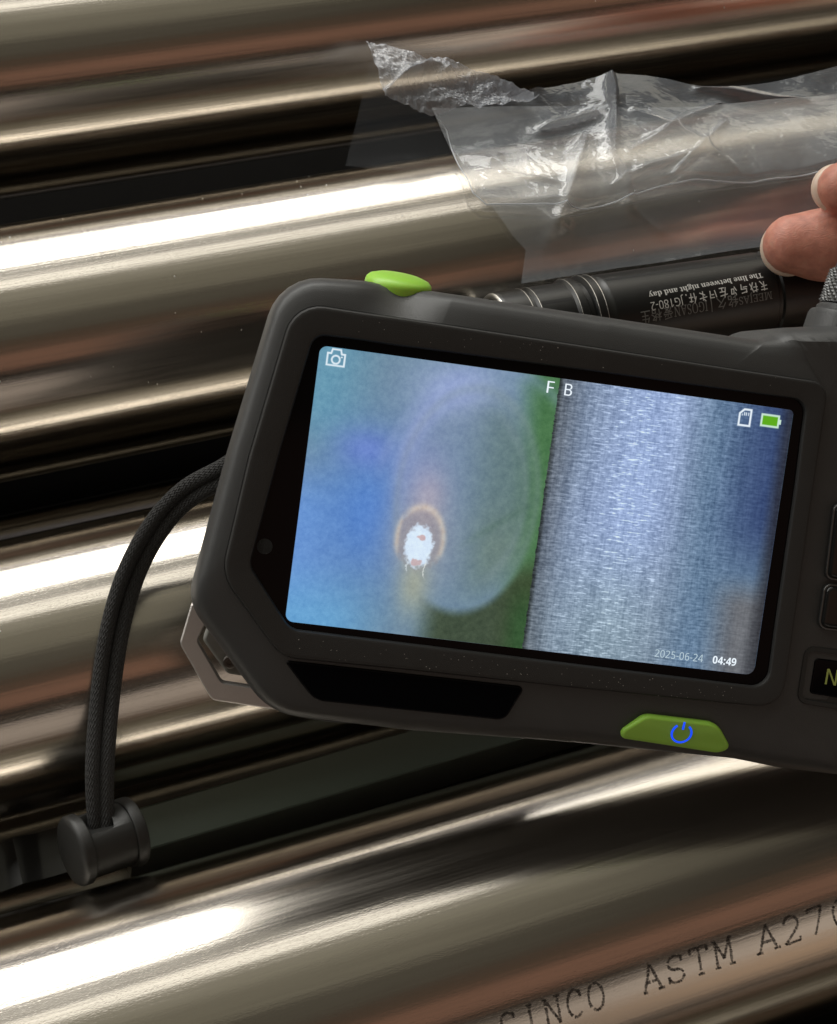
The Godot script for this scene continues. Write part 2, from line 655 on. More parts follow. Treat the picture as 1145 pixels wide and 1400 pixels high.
# an inkjet word: thin serif letters laid down as short dabs along the strokes, letters of equal pitch
func pen_word(word: String, wide: float, high: float) -> Shape:
	var arc := func(cx: float, cy: float, rx: float, ry: float, a0: float, a1: float, n: int) -> Array:
		var o := []
		for i in n + 1:
			var a := deg_to_rad(lerpf(a0, a1, i / float(n)))
			o.append_array([cx + rx * cos(a), cy + ry * sin(a)])
		return o
	var ser := func(x: float, y: float, h := 0.16) -> Array:
		return [x - h, y, x + h, y]
	var glyph := {
		"S": [arc.call(0.5, 0.74, 0.36, 0.25, 25, 265, 14), arc.call(0.5, 0.25, 0.38, 0.25, 90, -160, 14), [0.84, 0.98, 0.84, 0.74], [0.12, 0.02, 0.12, 0.28]],
		"I": [[0.5, 0, 0.5, 1], ser.call(0.5, 0.0), ser.call(0.5, 1.0)],
		"N": [[0.16, 0, 0.16, 1, 0.84, 0.02, 0.84, 1], ser.call(0.16, 0.0), ser.call(0.08, 1.0, 0.1), ser.call(0.84, 1.0)],
		"C": [arc.call(0.54, 0.5, 0.42, 0.5, 45, 318, 20), [0.86, 0.98, 0.86, 0.70]],
		"O": [arc.call(0.5, 0.5, 0.42, 0.5, 0, 360, 26)],
		"A": [[0.06, 0, 0.5, 1, 0.94, 0], [0.22, 0.36, 0.78, 0.36], ser.call(0.06, 0.0), ser.call(0.94, 0.0)],
		"T": [[0.5, 0, 0.5, 1], [0.06, 0.80, 0.06, 1, 0.94, 1, 0.94, 0.80], ser.call(0.5, 0.0)],
		"M": [[0.12, 0, 0.12, 1, 0.5, 0.30, 0.88, 1, 0.88, 0], ser.call(0.12, 0.0), ser.call(0.88, 0.0), ser.call(0.08, 1.0, 0.1), ser.call(0.92, 1.0, 0.1)],
		"2": [arc.call(0.48, 0.70, 0.36, 0.30, 165, -40, 14) + [0.12, 0.0, 0.88, 0.0, 0.88, 0.14]],
		"7": [[0.12, 0.84, 0.12, 1, 0.86, 1, 0.40, 0]],
		"0": [arc.call(0.5, 0.5, 0.36, 0.5, 0, 360, 26)],
	}
	var rng := RandomNumberGenerator.new()
	rng.seed = word.hash()
	var s := Shape.new()
	var pitch := wide / (word.length() - 0.18)
	var cw := pitch * 0.80
	var pen := 0.00033
	for i in word.length():
		for st in glyph[word[i]]:
			for k in range(0, st.size() - 2, 2):
				var a := Vector2(i * pitch + st[k] * cw, st[k + 1] * high)
				var b := Vector2(i * pitch + st[k + 2] * cw, st[k + 3] * high)
				var n := maxi(1, int(a.distance_to(b) / 0.00042))
				for q in n:
					if rng.randf() < 0.03:
						continue
					var c := a.lerp(b, (q + 0.5) / n) + Vector2(rng.randf_range(-1, 1), rng.randf_range(-1, 1)) * 0.00005
					var d := (b - a).normalized()
					var e := Vector2(-d.y, d.x) * pen * rng.randf_range(0.75, 1.25)
					d *= a.distance_to(b) / n * 0.5 * rng.randf_range(0.70, 1.15)
					s.quad(Vector3(c.x - d.x - e.x * 0.7, c.y - d.y - e.y * 0.7, 0), Vector3(c.x - d.x + e.x * 0.7, c.y - d.y + e.y * 0.7, 0), Vector3(c.x + d.x + e.x, c.y + d.y + e.y, 0), Vector3(c.x + d.x - e.x, c.y + d.y - e.y, 0))
	return s

func split_tri(b: Shape, p: Vector3, q: Vector3, r: Vector3, most: float, deep: int) -> void:
	var l := [p.distance_to(q), q.distance_to(r), r.distance_to(p)]
	if deep > 6 or maxf(l[0], maxf(l[1], l[2])) < most:
		b.tri(p, q, r)
	elif l[0] >= l[1] and l[0] >= l[2]:
		var m := (p + q) * 0.5
		split_tri(b, p, m, r, most, deep + 1)
		split_tri(b, m, q, r, most, deep + 1)
	elif l[1] >= l[2]:
		var m := (q + r) * 0.5
		split_tri(b, p, q, m, most, deep + 1)
		split_tri(b, p, m, r, most, deep + 1)
	else:
		var m := (r + p) * 0.5
		split_tri(b, p, q, m, most, deep + 1)
		split_tri(b, m, q, r, most, deep + 1)

# faces of a sheet turned away from an axis
func outward(s: Shape, at: Vector3, axis: Vector3) -> void:
	for f in s.v.size() / 3:
		var mid := (s.v[f * 3] + s.v[f * 3 + 1] + s.v[f * 3 + 2]) / 3.0 - at
		mid -= axis * mid.dot(axis)
		if (s.v[f * 3 + 2] - s.v[f * 3]).cross(s.v[f * 3 + 1] - s.v[f * 3]).dot(mid) < 0.0:
			s.turn(f)

# ---------------------------------------------------------------- the flat bar between the tubes
func make_flat_bar() -> void:
	var m := mat(Color(0.16, 0.20, 0.17), 0.36)
	m.heightmap_enabled = true
	m.heightmap_texture = grain(41, 0.05, 256, 5)
	m.heightmap_scale = 0.003
	m.uv1_triplanar = true
	m.uv1_scale = Vector3.ONE * 40.0
	var mid := Vector3(0.02, -0.0210, 0.0430)
	var o := thing("flat_bar", "dark green flat bar lying in the groove below the handheld device", "bar", Transform3D(Basis.IDENTITY, mid))
	part("bar", box_along(Vector3(0.0015, 0, -0.0001), Vector3(0.27, 0, -0.0044), Vector3(0, 0, 0.0051), Vector3(0, 0.0170, 0), 0.0004).mesh(20.0), m, o)
	# the strap end left of the cord lock
	var g := mat(Color(0.016, 0.016, 0.016), 0.22)
	var s := Shape.new()
	var rings := []
	for i in 31:
		var x := -0.060 + 0.070 * i / 30.0
		var rise := 0.0022 * exp(-pow((x + 0.0035) / 0.003, 2.0)) + 0.0003 * sin(x * 160.0)
		var p := Vector3(x, -0.0075 + rise, 0.0420)
		var twist := 0.10 * sin((x + 0.1) * 60.0) + 0.12
		var wv := Vector3(0, sin(twist), cos(twist)) * 0.0056
		var tv := Vector3(0, cos(twist), -sin(twist)) * 0.0006
		rings.append(PackedVector3Array([p - wv - tv, p + wv - tv, p + wv + tv, p - wv + tv]))
	s.loft(rings)
	var e := part("strap_end", s.mesh(35.0), g, self)
	tag(e, "glossy black strap end left of the round cord lock, at the left edge", "strap")

# ---------------------------------------------------------------- plastic bag
func hull(z: float, fill: float) -> float:
	var best := fill * R
	for k in range(-4, 3):
		var q := z - PITCH * k
		if absf(q) < R:
			best = maxf(best, sqrt(R * R - q * q))
	return best

func soft_hull(z: float, fill: float) -> float:
	var s := 0.0
	for k in range(-3, 4):
		s += hull(z + k * 0.002, fill)
	return s / 7.0

func poly_at(p: Array, t: float) -> Vector2:
	var total := 0.0
	for i in p.size() - 1:
		total += p[i].distance_to(p[i + 1])
	var want := t * total
	for i in p.size() - 1:
		var d: float = p[i].distance_to(p[i + 1])
		if want <= d or i == p.size() - 2:
			return p[i].lerp(p[i + 1], clampf(want / maxf(d, 1e-9), 0.0, 1.0))
		want -= d
	return p[0]

func dist_seg(p: Vector2, a: Vector2, b: Vector2) -> Vector2:
	var ab := b - a
	var t := clampf((p - a).dot(ab) / ab.length_squared(), 0.0, 1.0)
	return Vector2(p.distance_to(a + ab * t), t)

func sheet(l: Array, t: Array, b: Array, nx: int, ny: int, height: Callable) -> Shape:
	# Coons patch over the plan (x, z): l from top to bottom, t and b from left to right; the right edge is straight
	var grid := []
	for j in ny + 1:
		var row := PackedVector3Array()
		var v := j / float(ny)
		for i in nx + 1:
			var u := i / float(nx)
			var tl: Vector2 = t[0]
			var tr: Vector2 = t[t.size() - 1]
			var bl: Vector2 = b[0]
			var br: Vector2 = b[b.size() - 1]
			var p := poly_at(t, u) * (1.0 - v) + poly_at(b, u) * v + poly_at(l, v) * (1.0 - u) + tr.lerp(br, v) * u - (tl * (1.0 - u) * (1.0 - v) + tr * u * (1.0 - v) + bl * (1.0 - u) * v + br * u * v)
			row.append(Vector3(p.x, height.call(p, u, v), p.y))
		grid.append(row)
	var s := Shape.new()
	for j in ny:
		for i in nx:
			s.quad(grid[j][i], grid[j][i + 1], grid[j + 1][i + 1], grid[j + 1][i])
	for f in s.v.size() / 3:
		if (s.v[f * 3 + 2] - s.v[f * 3]).cross(s.v[f * 3 + 1] - s.v[f * 3]).y < 0.0:
			s.turn(f)
	return s

func v2(list: Array) -> Array:
	var o := []
	for i in range(0, list.size(), 2):
		o.append(Vector2(list[i], list[i + 1]))
	return o

func edge_line(o: Node3D, called: String, plan: Array, height: Callable, r: float, back: Transform3D) -> void:
	# the folded edge of the film: a thin bead along the sheet
	var path := PackedVector3Array()
	for i in 121:
		var p := poly_at(plan, i / 120.0)
		path.append(back * Vector3(p.x, height.call(p, 0.5, 0.9) + r, p.y))
	var m := StandardMaterial3D.new()
	m.transparency = BaseMaterial3D.TRANSPARENCY_ALPHA
	m.albedo_color = Color(0.85, 0.87, 0.9, 0.45)
	m.roughness = 0.12
	part(called, sweep(path, r, 8).mesh(60.0), m, o)

func make_bag() -> void:
	var film := StandardMaterial3D.new()
	film.transparency = BaseMaterial3D.TRANSPARENCY_ALPHA
	film.albedo_color = Color(0.82, 0.85, 0.89, 0.17)
	film.roughness = 0.13
	film.metallic_specular = 0.5
	var o := thing("plastic_bag", "crumpled clear plastic bag lying over the tubes behind the device", "plastic bag", Transform3D(Basis.IDENTITY, Vector3(0.2, 0.03, -0.1)))
	var back := Transform3D(Basis.IDENTITY, Vector3(-0.2, -0.03, 0.1))
	var wr := noise(51, 62.0, 1, FastNoiseLite.TYPE_CELLULAR)
	wr.fractal_type = FastNoiseLite.FRACTAL_NONE
	wr.cellular_return_type = FastNoiseLite.RETURN_DISTANCE2_SUB
	wr.cellular_jitter = 1.0
	wr.domain_warp_enabled = true
	wr.domain_warp_amplitude = 0.012
	wr.domain_warp_frequency = 45.0
	var wr2 := wr.duplicate() as FastNoiseLite
	wr2.seed = 57
	wr2.frequency = 150.0
	var slow := noise(52, 22.0, 2)
	var fine := noise(53, 240.0, 2)
	var creases := [
		[Vector2(0.2009, -0.1242), Vector2(0.1878, -0.0926), 0.0050, 0.0016], [Vector2(0.1878, -0.0926), Vector2(0.1885, -0.0784), 0.0040, 0.0012], [Vector2(0.1885, -0.0784), Vector2(0.1954, -0.0706), 0.0024, 0.0012],
		[Vector2(0.1725, -0.1074), Vector2(0.1921, -0.1090), 0.0055, 0.0020], [Vector2(0.1839, -0.1018), Vector2(0.1665, -0.0770), 0.0045, 0.0019],
		[Vector2(0.1394, -0.1319), Vector2(0.1518, -0.1336), 0.0040, 0.0018], [Vector2(0.1518, -0.1336), Vector2(0.1757, -0.1211), 0.0060, 0.0028], [Vector2(0.1352, -0.1289), Vector2(0.1482, -0.1292), 0.0035, 0.0014],
		[Vector2(0.2006, -0.1074), Vector2(0.2225, -0.0824), 0.0040, 0.0016], [Vector2(0.2236, -0.1125), Vector2(0.2543, -0.1025), 0.0045, 0.0020], [Vector2(0.1929, -0.0929), Vector2(0.2281, -0.1063), 0.0034, 0.0014],
		[Vector2(0.1850, -0.0844), Vector2(0.2089, -0.0884), 0.0028, 0.0012], [Vector2(0.2024, -0.0835), Vector2(0.2253, -0.0982), 0.0028, 0.0012], [Vector2(0.1568, -0.0951), Vector2(0.1708, -0.0870), 0.0016, 0.0008],
	]
	var front_h := func(p: Vector2, u: float, v: float) -> float:
		var h := soft_hull(p.y, 0.86) + 0.0035 + 0.0035 * slow.get_noise_2d(p.x, p.y)
		for c in creases:
			var d := dist_seg(p, c[0], c[1])
			h += c[2] * exp(-d.x / (0.62 * c[3])) * sin(PI * clampf(0.12 + 0.76 * d.y, 0, 1))
		# most crumpled in the middle and at the top left corner
		var m := 0.35 + 0.9 * exp(-pow((p.x - 0.2079) / 0.022, 2.0) - pow((p.y + 0.0912) / 0.014, 2.0)) + 0.9 * exp(-pow((p.x - 0.1531) / 0.016, 2.0) - pow((p.y + 0.1309) / 0.010, 2.0)) + 0.6 * exp(-pow((p.x - 0.1861) / 0.012, 2.0) - pow((p.y + 0.1112) / 0.012, 2.0))
		h += m * (0.0026 * (wr.get_noise_2d(p.x, p.y * 0.8) * 0.5 + 0.5) + 0.0006 * (wr2.get_noise_2d(p.x, p.y) * 0.5 + 0.5) + 0.0001 * fine.get_noise_2d(p.x, p.y))
		# the top left corner stands up
		h += 0.010 * smoothstep(0.170, 0.135, p.x) * smoothstep(-0.112, -0.134, p.y)
		return h - 0.003 * smoothstep(0.92, 1.0, v)
	var back_h := func(p: Vector2, u: float, v: float) -> float:
		var h := soft_hull(p.y, 0.84) + 0.0016 + 0.0010 * slow.get_noise_2d(p.x * 0.8 + 3.0, p.y * 0.8)
		for c in creases.slice(0, 5):
			var d := dist_seg(p, c[0], c[1])
			h += 0.35 * c[2] * exp(-d.x / c[3])
		var q := dist_seg(p, Vector2(0.1665, -0.0770), Vector2(0.1600, -0.0700))
		h += 0.003 * exp(-q.x / 0.004) * (1.0 - q.y)
		return h + 0.0007 * (wr.get_noise_2d(p.x * 0.6, p.y * 0.6) * 0.5 + 0.5)
	var seam := v2([0.1479, -0.0847, 0.1659, -0.0807, 0.1741, -0.0794, 0.1873, -0.0801, 0.2075, -0.0808, 0.2262, -0.0789, 0.2518, -0.0782, 0.3195, -0.0772])
	var left_edge := v2([0.1446, -0.1194, 0.1471, -0.1128, 0.1456, -0.0891, 0.1479, -0.0847])
	var s := sheet(left_edge, v2([0.1446, -0.1194, 0.1554, -0.1196, 0.1658, -0.1182, 0.1754, -0.1202, 0.1851, -0.1221, 0.1993, -0.1235, 0.2095, -0.1202, 0.2255, -0.1134, 0.2369, -0.1120, 0.2701, -0.1123, 0.3401, -0.1126]), seam, 440, 170, front_h)
	part("front_sheet", s.moved(back).mesh(50.0, false), film, o)
	edge_line(o, "fold_edge", seam, front_h, 0.00022, back)
	edge_line(o, "fold_edge", left_edge, front_h, 0.00016, back)
	var corner_h := func(p: Vector2, u: float, v: float) -> float:
		var h := soft_hull(p.y, 0.80) + 0.0062 + 0.0034 * sin(u * 5.0 + 0.6) * sin(PI * v)
		h += 0.0065 * (wr.get_noise_2d(p.x * 1.2, p.y * 1.2 + 0.3) * 0.5 + 0.5) + 0.0032 * (wr2.get_noise_2d(p.x, p.y) * 0.5 + 0.5)
		var d := dist_seg(p, Vector2(0.1330, -0.1250), Vector2(0.1470, -0.1310))
		return h + 0.004 * exp(-d.x / 0.0015)
	s = sheet(v2([0.1333, -0.1444, 0.1324, -0.1340, 0.1322, -0.1241]), v2([0.1333, -0.1444, 0.1413, -0.1392, 0.1497, -0.1349, 0.1665, -0.1264, 0.1743, -0.1186]), v2([0.1326, -0.1249, 0.1385, -0.1214, 0.1436, -0.1176, 0.1544, -0.1179, 0.1647, -0.1164, 0.1756, -0.1175]), 160, 70, corner_h)
	var milky: StandardMaterial3D = film.duplicate()
	milky.albedo_color = Color(0.86, 0.88, 0.92, 0.34)
	part("crumpled_corner", s.moved(back).mesh(50.0, false), milky, o)
	s = sheet(v2([0.1464, -0.1223, 0.1476, -0.0919, 0.1531, -0.0765, 0.1560, -0.0720, 0.1519, -0.0632]), v2([0.1464, -0.1223, 0.1691, -0.1183, 0.1903, -0.1147, 0.2229, -0.1089, 0.2690, -0.1059, 0.3388, -0.1060]),
		v2([0.1519, -0.0632, 0.1623, -0.0631, 0.1816, -0.0628, 0.2035, -0.0617, 0.2479, -0.0597, 0.3155, -0.0585]), 180, 80, back_h)
	part("back_sheet", s.moved(back).mesh(50.0, false), film, o)
	var flap_h := func(p: Vector2, u: float, v: float) -> float:
		return soft_hull(p.y, 0.80) + 0.0012 + 0.0008 * slow.get_noise_2d(p.x, p.y)
	s = sheet(v2([0.1353, -0.1429, 0.1265, -0.1260, 0.1172, -0.1087]), v2([0.1353, -0.1429, 0.1466, -0.1227]), v2([0.1172, -0.1087, 0.1480, -0.0980]), 30, 40, flap_h)
	var thin: StandardMaterial3D = film.duplicate()
	thin.albedo_color.a = 0.022
	thin.metallic_specular = 0.08
	part("loose_flap", s.moved(back).mesh(50.0, false), thin, o)

# ---------------------------------------------------------------- torch
const TS := 0.8133

func make_torch() -> void:
	var dir := Vector3(0.99899, -0.03699, 0.02543).normalized()
	var from := Vector3(0.1732, 0.0256, -0.0500) - dir * 0.0325
	var t := along(from, dir)
	var o := thing("torch", "black metal torch with white lettering lying behind the handheld device", "torch", t)
	var pr := [[11.6, 9.0], [11.6, 0.9], [12.4, 0.0], [13.4, 0.0], [14.0, 0.7], [14.2, 1.6], [14.2, 9.5], [13.3, 10.2], [13.3, 11.4], [14.2, 12.2], [14.2, 24.0], [15.2, 24.8], [15.2, 27.6], [14.0, 28.4], [14.0, 29.8], [15.6, 30.6], [15.6, 33.4], [14.4, 34.2], [14.4, 35.4], [14.7, 36.4], [15.0, 37.0], [15.0, 96.0], [14.3, 96.6], [14.3, 97.8], [15.0, 98.4], [15.0, 130.0], [13.5, 131.5]]
	for q in pr:
		q[0] *= TS
		q[1] *= TS
	var s := lathe(pr, 96, false, true)
	part("body", s.mesh(32.0), black_metal, o)
	part("tail_switch", lathe([[11.7 * TS, 9.2 * TS], [9.0 * TS, 8.4 * TS], [4.0, 8.0 * TS], [0.2, 7.9 * TS]], 40, false, true).mesh(40.0, false), mat(Color(0.06, 0.045, 0.04), 0.6), o)
	# worn bright edge of the open end, and machined grooves along the body
	var worn := mat(Color(0.62, 0.60, 0.56), 0.38, 1.0)
	part("worn_rim", lathe([[12.2 * TS, 0.02], [12.5 * TS, -0.09], [13.5 * TS, -0.09], [13.9 * TS, 0.45], [14.0 * TS, 0.60]], 72, false, false).mesh(60.0, false), worn, o)
	for q in [[14.22, 9.5], [14.22, 12.3], [15.22, 24.9], [15.62, 30.7], [15.62, 33.4]]:
		part("worn_edge", lathe([[(q[0] - 0.10) * TS, q[1] * TS - 0.10], [(q[0] + 0.04) * TS, q[1] * TS - 0.02], [(q[0] + 0.02) * TS, q[1] * TS + 0.10]], 96, false, false).mesh(60.0, false), worn, o)
	var dark := mat(Color(0.003, 0.003, 0.003), 0.7)
	var inv := t.affine_inverse()
	for g in [[30.5, 76.0, 30.0, 12.22, 0.35], [10.4, 19.0, 8.0, 14.2 * TS + 0.02, 0.5], [30.5, 76.0, -95.0, 12.22, 0.35]]:
		var gs := Shape.new()
		var th := deg_to_rad(g[2])
		for k in 8:
			var a0 := th + (k - 4) * 0.012
			var q := []
			for e in [[g[0], a0], [g[1], a0], [g[1], a0 + 0.012], [g[0], a0 + 0.012]]:
				q.append(inv * (from + dir * e[0] * 0.001 + torch_out(dir, e[1]) * g[3] * 0.001))
			gs.quad(q[0], q[1], q[2], q[3])
		outward(gs, Vector3.ZERO, Vector3.UP)
		part("groove", gs.mesh(60.0, false), dark, o)
	var white := mat(Color(0.62, 0.62, 0.60), 0.6)
	var grey := mat(Color(0.20, 0.20, 0.195), 0.6)
	# each line: [shape, first x along the torch (reads towards -x), angle of its foot]
	var line1 := text_shape("The line between night and day", "Droid Serif", 0.0345, 0.0020, 700)
	torch_print(o, line1, from, dir, inv, 74.4, -1.0, white, "lettering")
	var line2 := Shape.new()
	var glyphs := [
		[[1, 9, 9, 9], [5, 10, 4, 1], [1, 5, 8, 6], [5, 5, 9, 0]], [[0, 8, 5, 9], [2, 10, 1, 1], [0, 5, 5, 5], [6, 10, 9, 1], [9, 7, 5, 0]], [[1, 8, 8, 9], [2, 9, 1, 5], [1, 5, 8, 5, 7, 0], [0, 3, 5, 3]],
		[[2, 9, 3, 7], [1, 5, 3, 1], [5, 8, 8, 8, 7, 3, 4, 3, 5, 8]], [[0, 7, 9, 8], [4, 10, 1, 0], [3, 4, 9, 4], [6, 4, 6, 0], [3, 0, 9, 0]], [[1, 8, 2, 1], [4, 8, 9, 8, 8, 1], [4, 5, 7, 5]],
		[[2, 10, 4, 8], [0, 6, 9, 7], [5, 9, 4, 0], [2, 4, 8, 1]], [[3, 10, 0, 4], [2, 6, 2, 0], [5, 8, 9, 8], [7, 9, 6, 0], [4, 4, 9, 4]],
	]
	for i in glyphs.size():
		line2.add(strokes_shape(glyphs[i], Vector2(0.00023, 0.00026), Vector2(0.0031 * i, 0.0), 0.00028))
	line2.add(strokes_shape([[0, 0, 0, 1]], Vector2(0.0002, 0.0002), Vector2(0.0245, 0.0), 0.0003))
	var jg := text_shape("JG180-2", "Droid Sans", 0.0098, 0.0028)
	line2.add(jg.moved(Transform3D(Basis.IDENTITY, Vector3(0.0254, -0.0002, 0))))
	torch_print(o, line2, from, dir, inv, 74.9, -14.0, white, "lettering")
	var line3 := text_shape("MEEJAS", "Droid Serif", 0.0102, 0.0027)
	var cjk := [
		[[3, 10, 0, 6], [1, 6, 4, 6], [2, 8, 2, 0], [0, 4, 4, 4], [0, 0, 4, 2], [6, 10, 5, 6], [6, 8, 9, 8, 5, 3], [6, 3, 6, 0, 9, 0, 9, 3, 6, 3]],
		[[4, 10, 1, 5], [3, 8, 8, 8, 1, 0], [5, 5, 9, 0]],
		[[1, 9, 8, 10], [2, 8, 2, 7], [5, 8, 5, 7], [8, 8, 7, 7], [0, 5, 1, 6, 9, 6, 9, 5], [1, 4, 8, 4], [4, 5, 1, 0], [4, 3, 8, 0], [7, 3, 3, 0]],
		[[2, 10, 2, 0], [0, 7, 4, 7], [2, 6, 0, 3], [2, 6, 4, 4], [6, 10, 5, 6], [6, 9, 9, 9, 5, 4], [6, 7, 10, 4], [6, 3, 6, 0, 9, 0, 9, 3, 6, 3]],
		[[2, 10, 1, 6], [1, 7, 8, 7], [5, 10, 5, 0], [2, 4, 8, 4], [0, 0, 9, 0]],
	]
	for i in 2:
		line3.add(strokes_shape(cjk[i], Vector2(0.00030, 0.00029), Vector2(0.0106 + 0.0034 * i, -0.0001), 0.00026))
	line3.add(strokes_shape([[0, -1, 0, 11]], Vector2(0.0003, 0.00028), Vector2(0.0185, 0.0), 0.00026))
	line3.add(text_shape("IGOSAN", "Droid Serif", 0.0100, 0.0027).moved(Transform3D(Basis.IDENTITY, Vector3(0.0197, 0, 0))))
	for i in 3:
		line3.add(strokes_shape(cjk[i + 2], Vector2(0.00028, 0.00029), Vector2(0.0302 + 0.0033 * i, -0.0001), 0.00026))
	torch_print(o, line3, from, dir, inv, 75.8, -26.0, grey, "lettering")

# outward direction of the torch at an angle (degrees as radians) from straight up, positive towards the far side
func torch_out(dir: Vector3, a: float) -> Vector3:
	var far := Vector3(0, 0, -1)
	far = (far - dir * far.dot(dir)).normalized()
	var up := dir.cross(far) * -1.0
	if up.y < 0.0:
		up = -up
	return (up * cos(a) + far * sin(a)).normalized()

func torch_print(o: Node3D, s: Shape, from: Vector3, dir: Vector3, inv: Transform3D, x_start: float, angle: float, m: Material, called: String) -> void:
	var b := Shape.new()
	for f in s.v.size() / 3:
		split_tri(b, s.v[f * 3], s.v[f * 3 + 1], s.v[f * 3 + 2], 0.0015, 0)
	for i in b.v.size():
		var p := b.v[i]
		# upside down: text runs towards -x, its top points to the near side
		var a := deg_to_rad(angle - 4.5 * p.x / 0.037) - (p.y - 0.0012) / 0.0122
		b.v[i] = inv * (from + dir * (x_start * 0.001 - p.x) + torch_out(dir, a) * 0.01226)
	outward(b, Vector3.ZERO, Vector3.UP)
	part(called, b.mesh(60.0, false), m, o)

# ---------------------------------------------------------------- handheld device
func device_frame() -> Transform3D:
	var x := Vector3(0.92865186, 0.02138669, 0.37033544).normalized()
	var y := Vector3(0.31459927, 0.48357218, -0.81681408).normalized()
	return Transform3D(Basis(x, y, x.cross(y)), Vector3(0.10781025, 0.09679487, 0.0241034))

func make_device() -> void:
	var o := thing("inspection_camera", "black rugged handheld device with a lit screen and green buttons", "inspection camera", device_frame())
	var outer := outline([[-56.7, 39.6, 9.4], [-39.9, 41.1, 2.4], [-33.3, 41.6, 2.0], [-24.7, 40.9, 2.4], [8.0, 40.6, 1.0], [41.2, 40.3, 1.0], [43.9, 43.1, 1.7], [58.3, 45.7, 1.3], [94.9, 46.9, 8.7], [104.4, -47.7, 8.7], [72.4, -47.4, 1.3], [58.5, -47.2, 1.4], [48.9, -46.3, 1.4], [12.9, -46.6, 1.0], [-19.1, -47.8, 1.0], [-48.0, -47.3, 5.6], [-67.0, -26.8, 4.5], [-62.8, 3.5, 1.0]])
	var rim := outline([[-53.5, 34.6, 6.5], [-41.2, 34.4, 1.0], [-33.4, 34.4, 1.0], [-25.5, 34.3, 1.0], [6.4, 33.9, 1.0], [33.2, 33.5, 1.0], [53.7, 33.3, 5.5], [53.8, 26.1, 1.0], [53.8, 16.1, 1.0], [54.2, -18.3, 1.0], [54.3, -32.9, 6.5], [43.5, -33.2, 1.0], [34.3, -33.3, 1.0], [8.8, -33.6, 1.0], [-22.1, -33.8, 1.0], [-47.3, -34.2, 3.2], [-60.9, -19.4, 3.9], [-58.5, 3.9, 1.0]])
	var opening := outline([[-48.9, 28.8, 2.3], [-40.5, 28.9, 1.0], [-32.6, 28.8, 1.0], [-24.8, 28.9, 1.0], [7.2, 29.1, 1.0], [34.0, 29.1, 1.0], [49.6, 29.2, 2.9], [49.7, 22.9, 1.0], [50.0, 13.4, 1.0], [50.3, -17.0, 1.0], [50.5, -29.0, 3.5], [42.9, -29.0, 1.0], [33.8, -28.9, 1.0], [8.2, -28.7, 1.0], [-22.8, -28.4, 1.0], [-46.3, -28.2, 2.0], [-55.6, -16.8, 1.7], [-52.6, 5.4, 1.0]])
	# shell: back, side wall, sloped shoulder up to the bezel
	var s := Shape.new()
	var rings := [ring3(inset(outer, 4.0), -39.0), ring3(inset(outer, 1.4), -38.2), ring3(inset(outer, 0.2), -36.0), ring3(outer, -33.0), ring3(outer, -22.0), ring3(outer, -13.0)]
	for q in [[0.0, -10.5], [0.05, -6.8], [0.11, -4.4], [0.20, -2.7], [0.34, -1.8], [0.55, -1.25], [0.8, -0.85], [1.0, -0.6]]:
		rings.append(mixed(outer, rim, q[0], q[1]))
	s.loft(rings, true, false)
	# dished where the green button sits, and a rounded boss for the cable collar
	for i in s.v.size():
		var p := s.v[i] * 1000.0
		if p.z > -20.0:
			var dish := exp(-pow((p.x + 32.5) / 6.5, 2.0) - pow((p.y - 40.3) / 5.0, 2.0))
			p.z -= 5.5 * dish
			var boss := smoothstep(40.0, 50.0, p.x) * smoothstep(36.0, 46.0, p.y)
			p.z += 3.0 * boss
			s.v[i] = p * 0.001
	part("shell", s.mesh(38.0), rubber, o)
	# bezel ring round the glass
	s = Shape.new()
	rings = []
	for q in [[0.02, -1.2], [0.03, 0.4], [0.09, 0.95], [0.2, 1.15], [0.86, 0.95], [0.95, 0.75], [1.0, 0.3], [1.0, -0.6]]:
		rings.append(mixed(rim, opening, q[0], q[1]))
	s.loft(rings, false, false)
	var bez := mat(Color(0.021, 0.0205, 0.020), 0.55)
	bez.heightmap_enabled = true
	bez.heightmap_texture = rubber.heightmap_texture
	bez.heightmap_scale = 0.006
	bez.uv1_triplanar = true
	bez.uv1_scale = Vector3.ONE * 90.0
	part("bezel", s.mesh(35.0), bez, o)
	# glass, screen and what the screen shows
	s = Shape.new()
	s.cap(ring3(inset(opening, -0.6), -0.25))
	for f in s.v.size() / 3:
		if (s.v[f * 3 + 2] - s.v[f * 3]).cross(s.v[f * 3 + 1] - s.v[f * 3]).z < 0.0:
			s.turn(f)
	part("cover_glass", s.mesh(40.0, false), gloss_black, o)
	make_screen(o)
	var groove := mat(Color(0.012, 0.012, 0.012), 0.6)
	part("mould_seam", sweep(smooth_path([Vector3(-0.0578, 0.0286, -0.0058), Vector3(-0.0568, 0.0276, -0.0040), Vector3(-0.0560, 0.0256, -0.0028), Vector3(-0.0557, 0.0225, -0.0024)], 6), 0.00035, 8).mesh(60.0), groove, o)
	part("mould_seam", sweep(smooth_path([Vector3(-0.0656, -0.0226, -0.0058), Vector3(-0.0646, -0.0221, -0.0038), Vector3(-0.0630, -0.0214, -0.0024)], 6), 0.00030, 8).mesh(60.0), groove, o)
	var rng := RandomNumberGenerator.new()
	rng.seed = 12
	var specks := Shape.new()
	for i in 110:
		var c := Vector3(rng.randf_range(-45.0, 45.0), rng.randf_range(-33.0, -29.6), 1.2)
		if i % 4 == 0:
			c.y = rng.randf_range(29.6, 33.0)
		var l := rng.randf_range(0.05, 0.14)
		var tilt := rng.randf_range(0.0, TAU)
		var ta := Vector3(cos(tilt), sin(tilt), 0) * l
		var tb := Vector3(-sin(tilt), cos(tilt), 0) * l * rng.randf_range(0.3, 0.9)
		specks.quad((c + ta) * 0.001, (c + tb) * 0.001, (c - ta) * 0.001, (c - tb) * 0.001)
